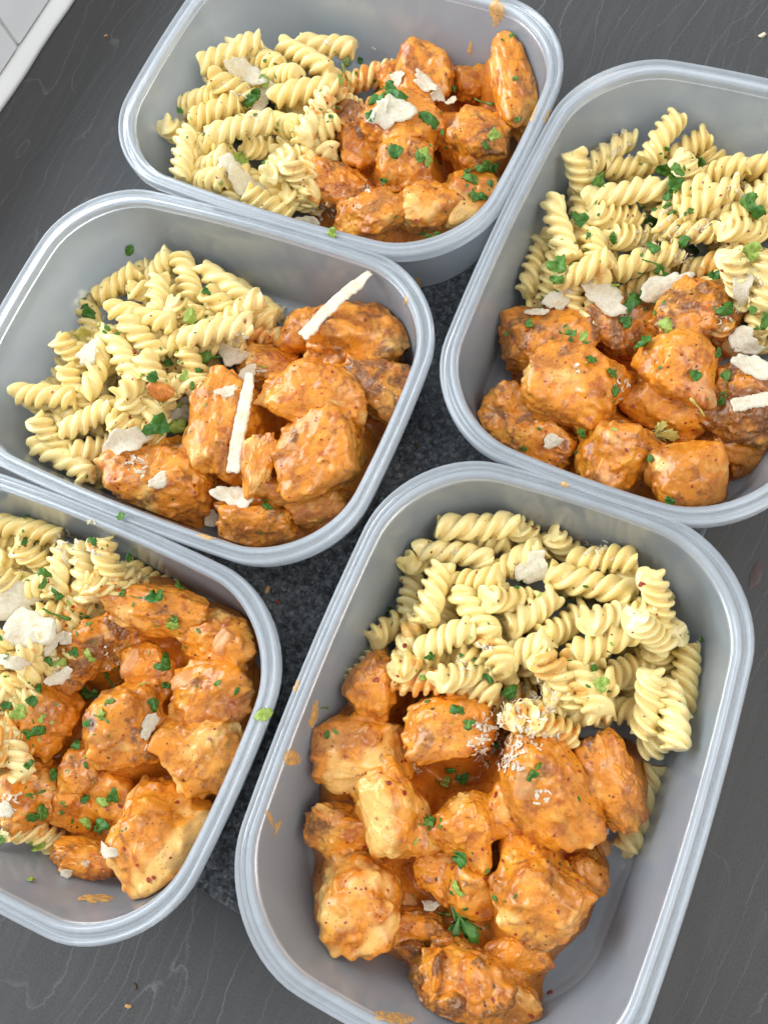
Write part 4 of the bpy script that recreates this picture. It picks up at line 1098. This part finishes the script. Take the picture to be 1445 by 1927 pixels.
def chopped(name, n, mat, seed, label, lo=.0007, hi=.0020):
    r = random.Random(seed); V = []; F = []
    pool = [tuple(float(q) for q in part.split()[:2]) for k in 'ABCDE' for part in LEAF[k].replace('\n', '').split(';')]
    for _ in range(n):
        u, v = r.choice(pool); h = hit(u+r.gauss(0, 26), v+r.gauss(0, 26))
        if h is None or not h[2].name.startswith(('fusilli', 'chicken', 'sauce_pool', 'cheese')): continue
        c, N, ob = h; X, Y = frame_of(N, r.uniform(0, 6.28)); s = r.uniform(lo, hi); asp = r.uniform(.25, .7); b = len(V); m = r.choice((5, 6, 7)); cv = r.uniform(-.5, .5)
        for lay in (.05, .18):
            for i in range(m):
                t = 6.283*i/m; rr = s*r.uniform(.6, 1.15); x, y = rr*math.cos(t), rr*math.sin(t)*asp
                V.append(c+X*x+Y*y+N*(s*lay+cv*x*x/s+.0001))
        F.append(tuple(range(b, b+m))[::-1]); F.append(tuple(range(b+m, b+2*m)))
        for i in range(m): F.append((b+i, b+(i+1) % m, b+m+(i+1) % m, b+m+i))
    o = obj(name, mesh(name, V, F, mat, False)); o['kind'] = 'stuff'; tag(o, label, 'parsley')
chopped('chopped_parsley', 190, MAT['leaf0'], 21, 'finely chopped dark parsley bits over the food')
chopped('chopped_parsley', 130, MAT['leaf1'], 22, 'finely chopped mid green parsley bits over the food')
chopped('chopped_parsley', 80, MAT['leaf2'], 23, 'finely chopped pale green stalk bits over the food')
# crumbs on the worktop and on the granite
for i, (u, v, s, lab, mt) in enumerate([(1433, 68, 8, 'white rice sized crumb on the worktop at the far right', 'cheese'), (255, 1856, 6, 'brown crumb on the worktop below the lower left box', 'herb'),
      (243, 1893, 7, 'pale crumb on the worktop at the bottom left', 'onion'), (504, 1110, 9, 'pale onion crumb on the granite between the boxes', 'onion'), (523, 1133, 5, 'red chilli crumb on the granite between the boxes', 'chili'),
      (1034, 1868, 6, 'red chilli flake on the bare floor of the front box', 'chili'), (786, 838, 7, 'brown crumb on the granite right of the middle left box', 'herb'), (200, 68, 4, 'tiny pale crumb on the worktop near the tiles', 'onion')]):
    g = hit(u, v)
    if g is None: continue
    c, N, ob = g; dep = (c-EYE)@FW; q = s*dep/FPX; X, Y = frame_of(N, i*1.3+.5)
    W, F = chunk('crumb', 980+i, (q, q*.55, q*.4), (X, Y, N), c+N*q*.25, 'E', 3, 1., None)
    o = obj('crumb', mesh('crumb', W-c, F, MAT[mt])); o.location = c; tag(o, lab, 'crumb')
t = NT('dried_brown_stain'); t.pbr(Base_Color=t.mix(t.noise(t.coords('Object', False), 300, 4), (.035, .02, .018), (.08, .05, .045)), Roughness=.5); MAT['stain'] = t.m
o = film('dried_stain', [(1421, 1083, 11, 28, -15)], MAT['stain'], .0003, 4.4, 2.)
if o: tag(o, 'dark brown dried stain on the worktop right of the front box', 'stain')

# ------------------------------------------------------------------ tell look-alikes apart
by = {}
for e in LAB: by.setdefault(e[1], []).append(e)
for lab, es in by.items():
    n = len(es)
    if n == 1: es[0][0]['label'] = lab; continue
    su = max(e[2] for e in es)-min(e[2] for e in es); sv = max(e[3] for e in es)-min(e[3] for e in es)
    if su >= sv: es.sort(key=lambda e: e[2]); W3 = ('leftmost', 'rightmost', 'from left')
    else: es.sort(key=lambda e: e[3]); W3 = ('uppermost', 'lowest', 'from top')
    names = {2: (W3[0], W3[1]), 3: (W3[0], 'middle', W3[1])}.get(n)
    for i, e in enumerate(es):
        if names: pre = names[i]
        elif i == 0: pre = W3[0]
        elif i == n-1: pre = W3[1]
        else: pre = ('second', 'third', 'fourth', 'fifth', 'sixth', 'seventh', 'eighth', 'ninth', 'tenth', 'eleventh', 'twelfth')[i-1]+' '+W3[2]
        if 'from' in pre: e[0]['label'] = f'{lab}, {pre}'
        else: e[0]['label'] = f'{pre} {lab}'
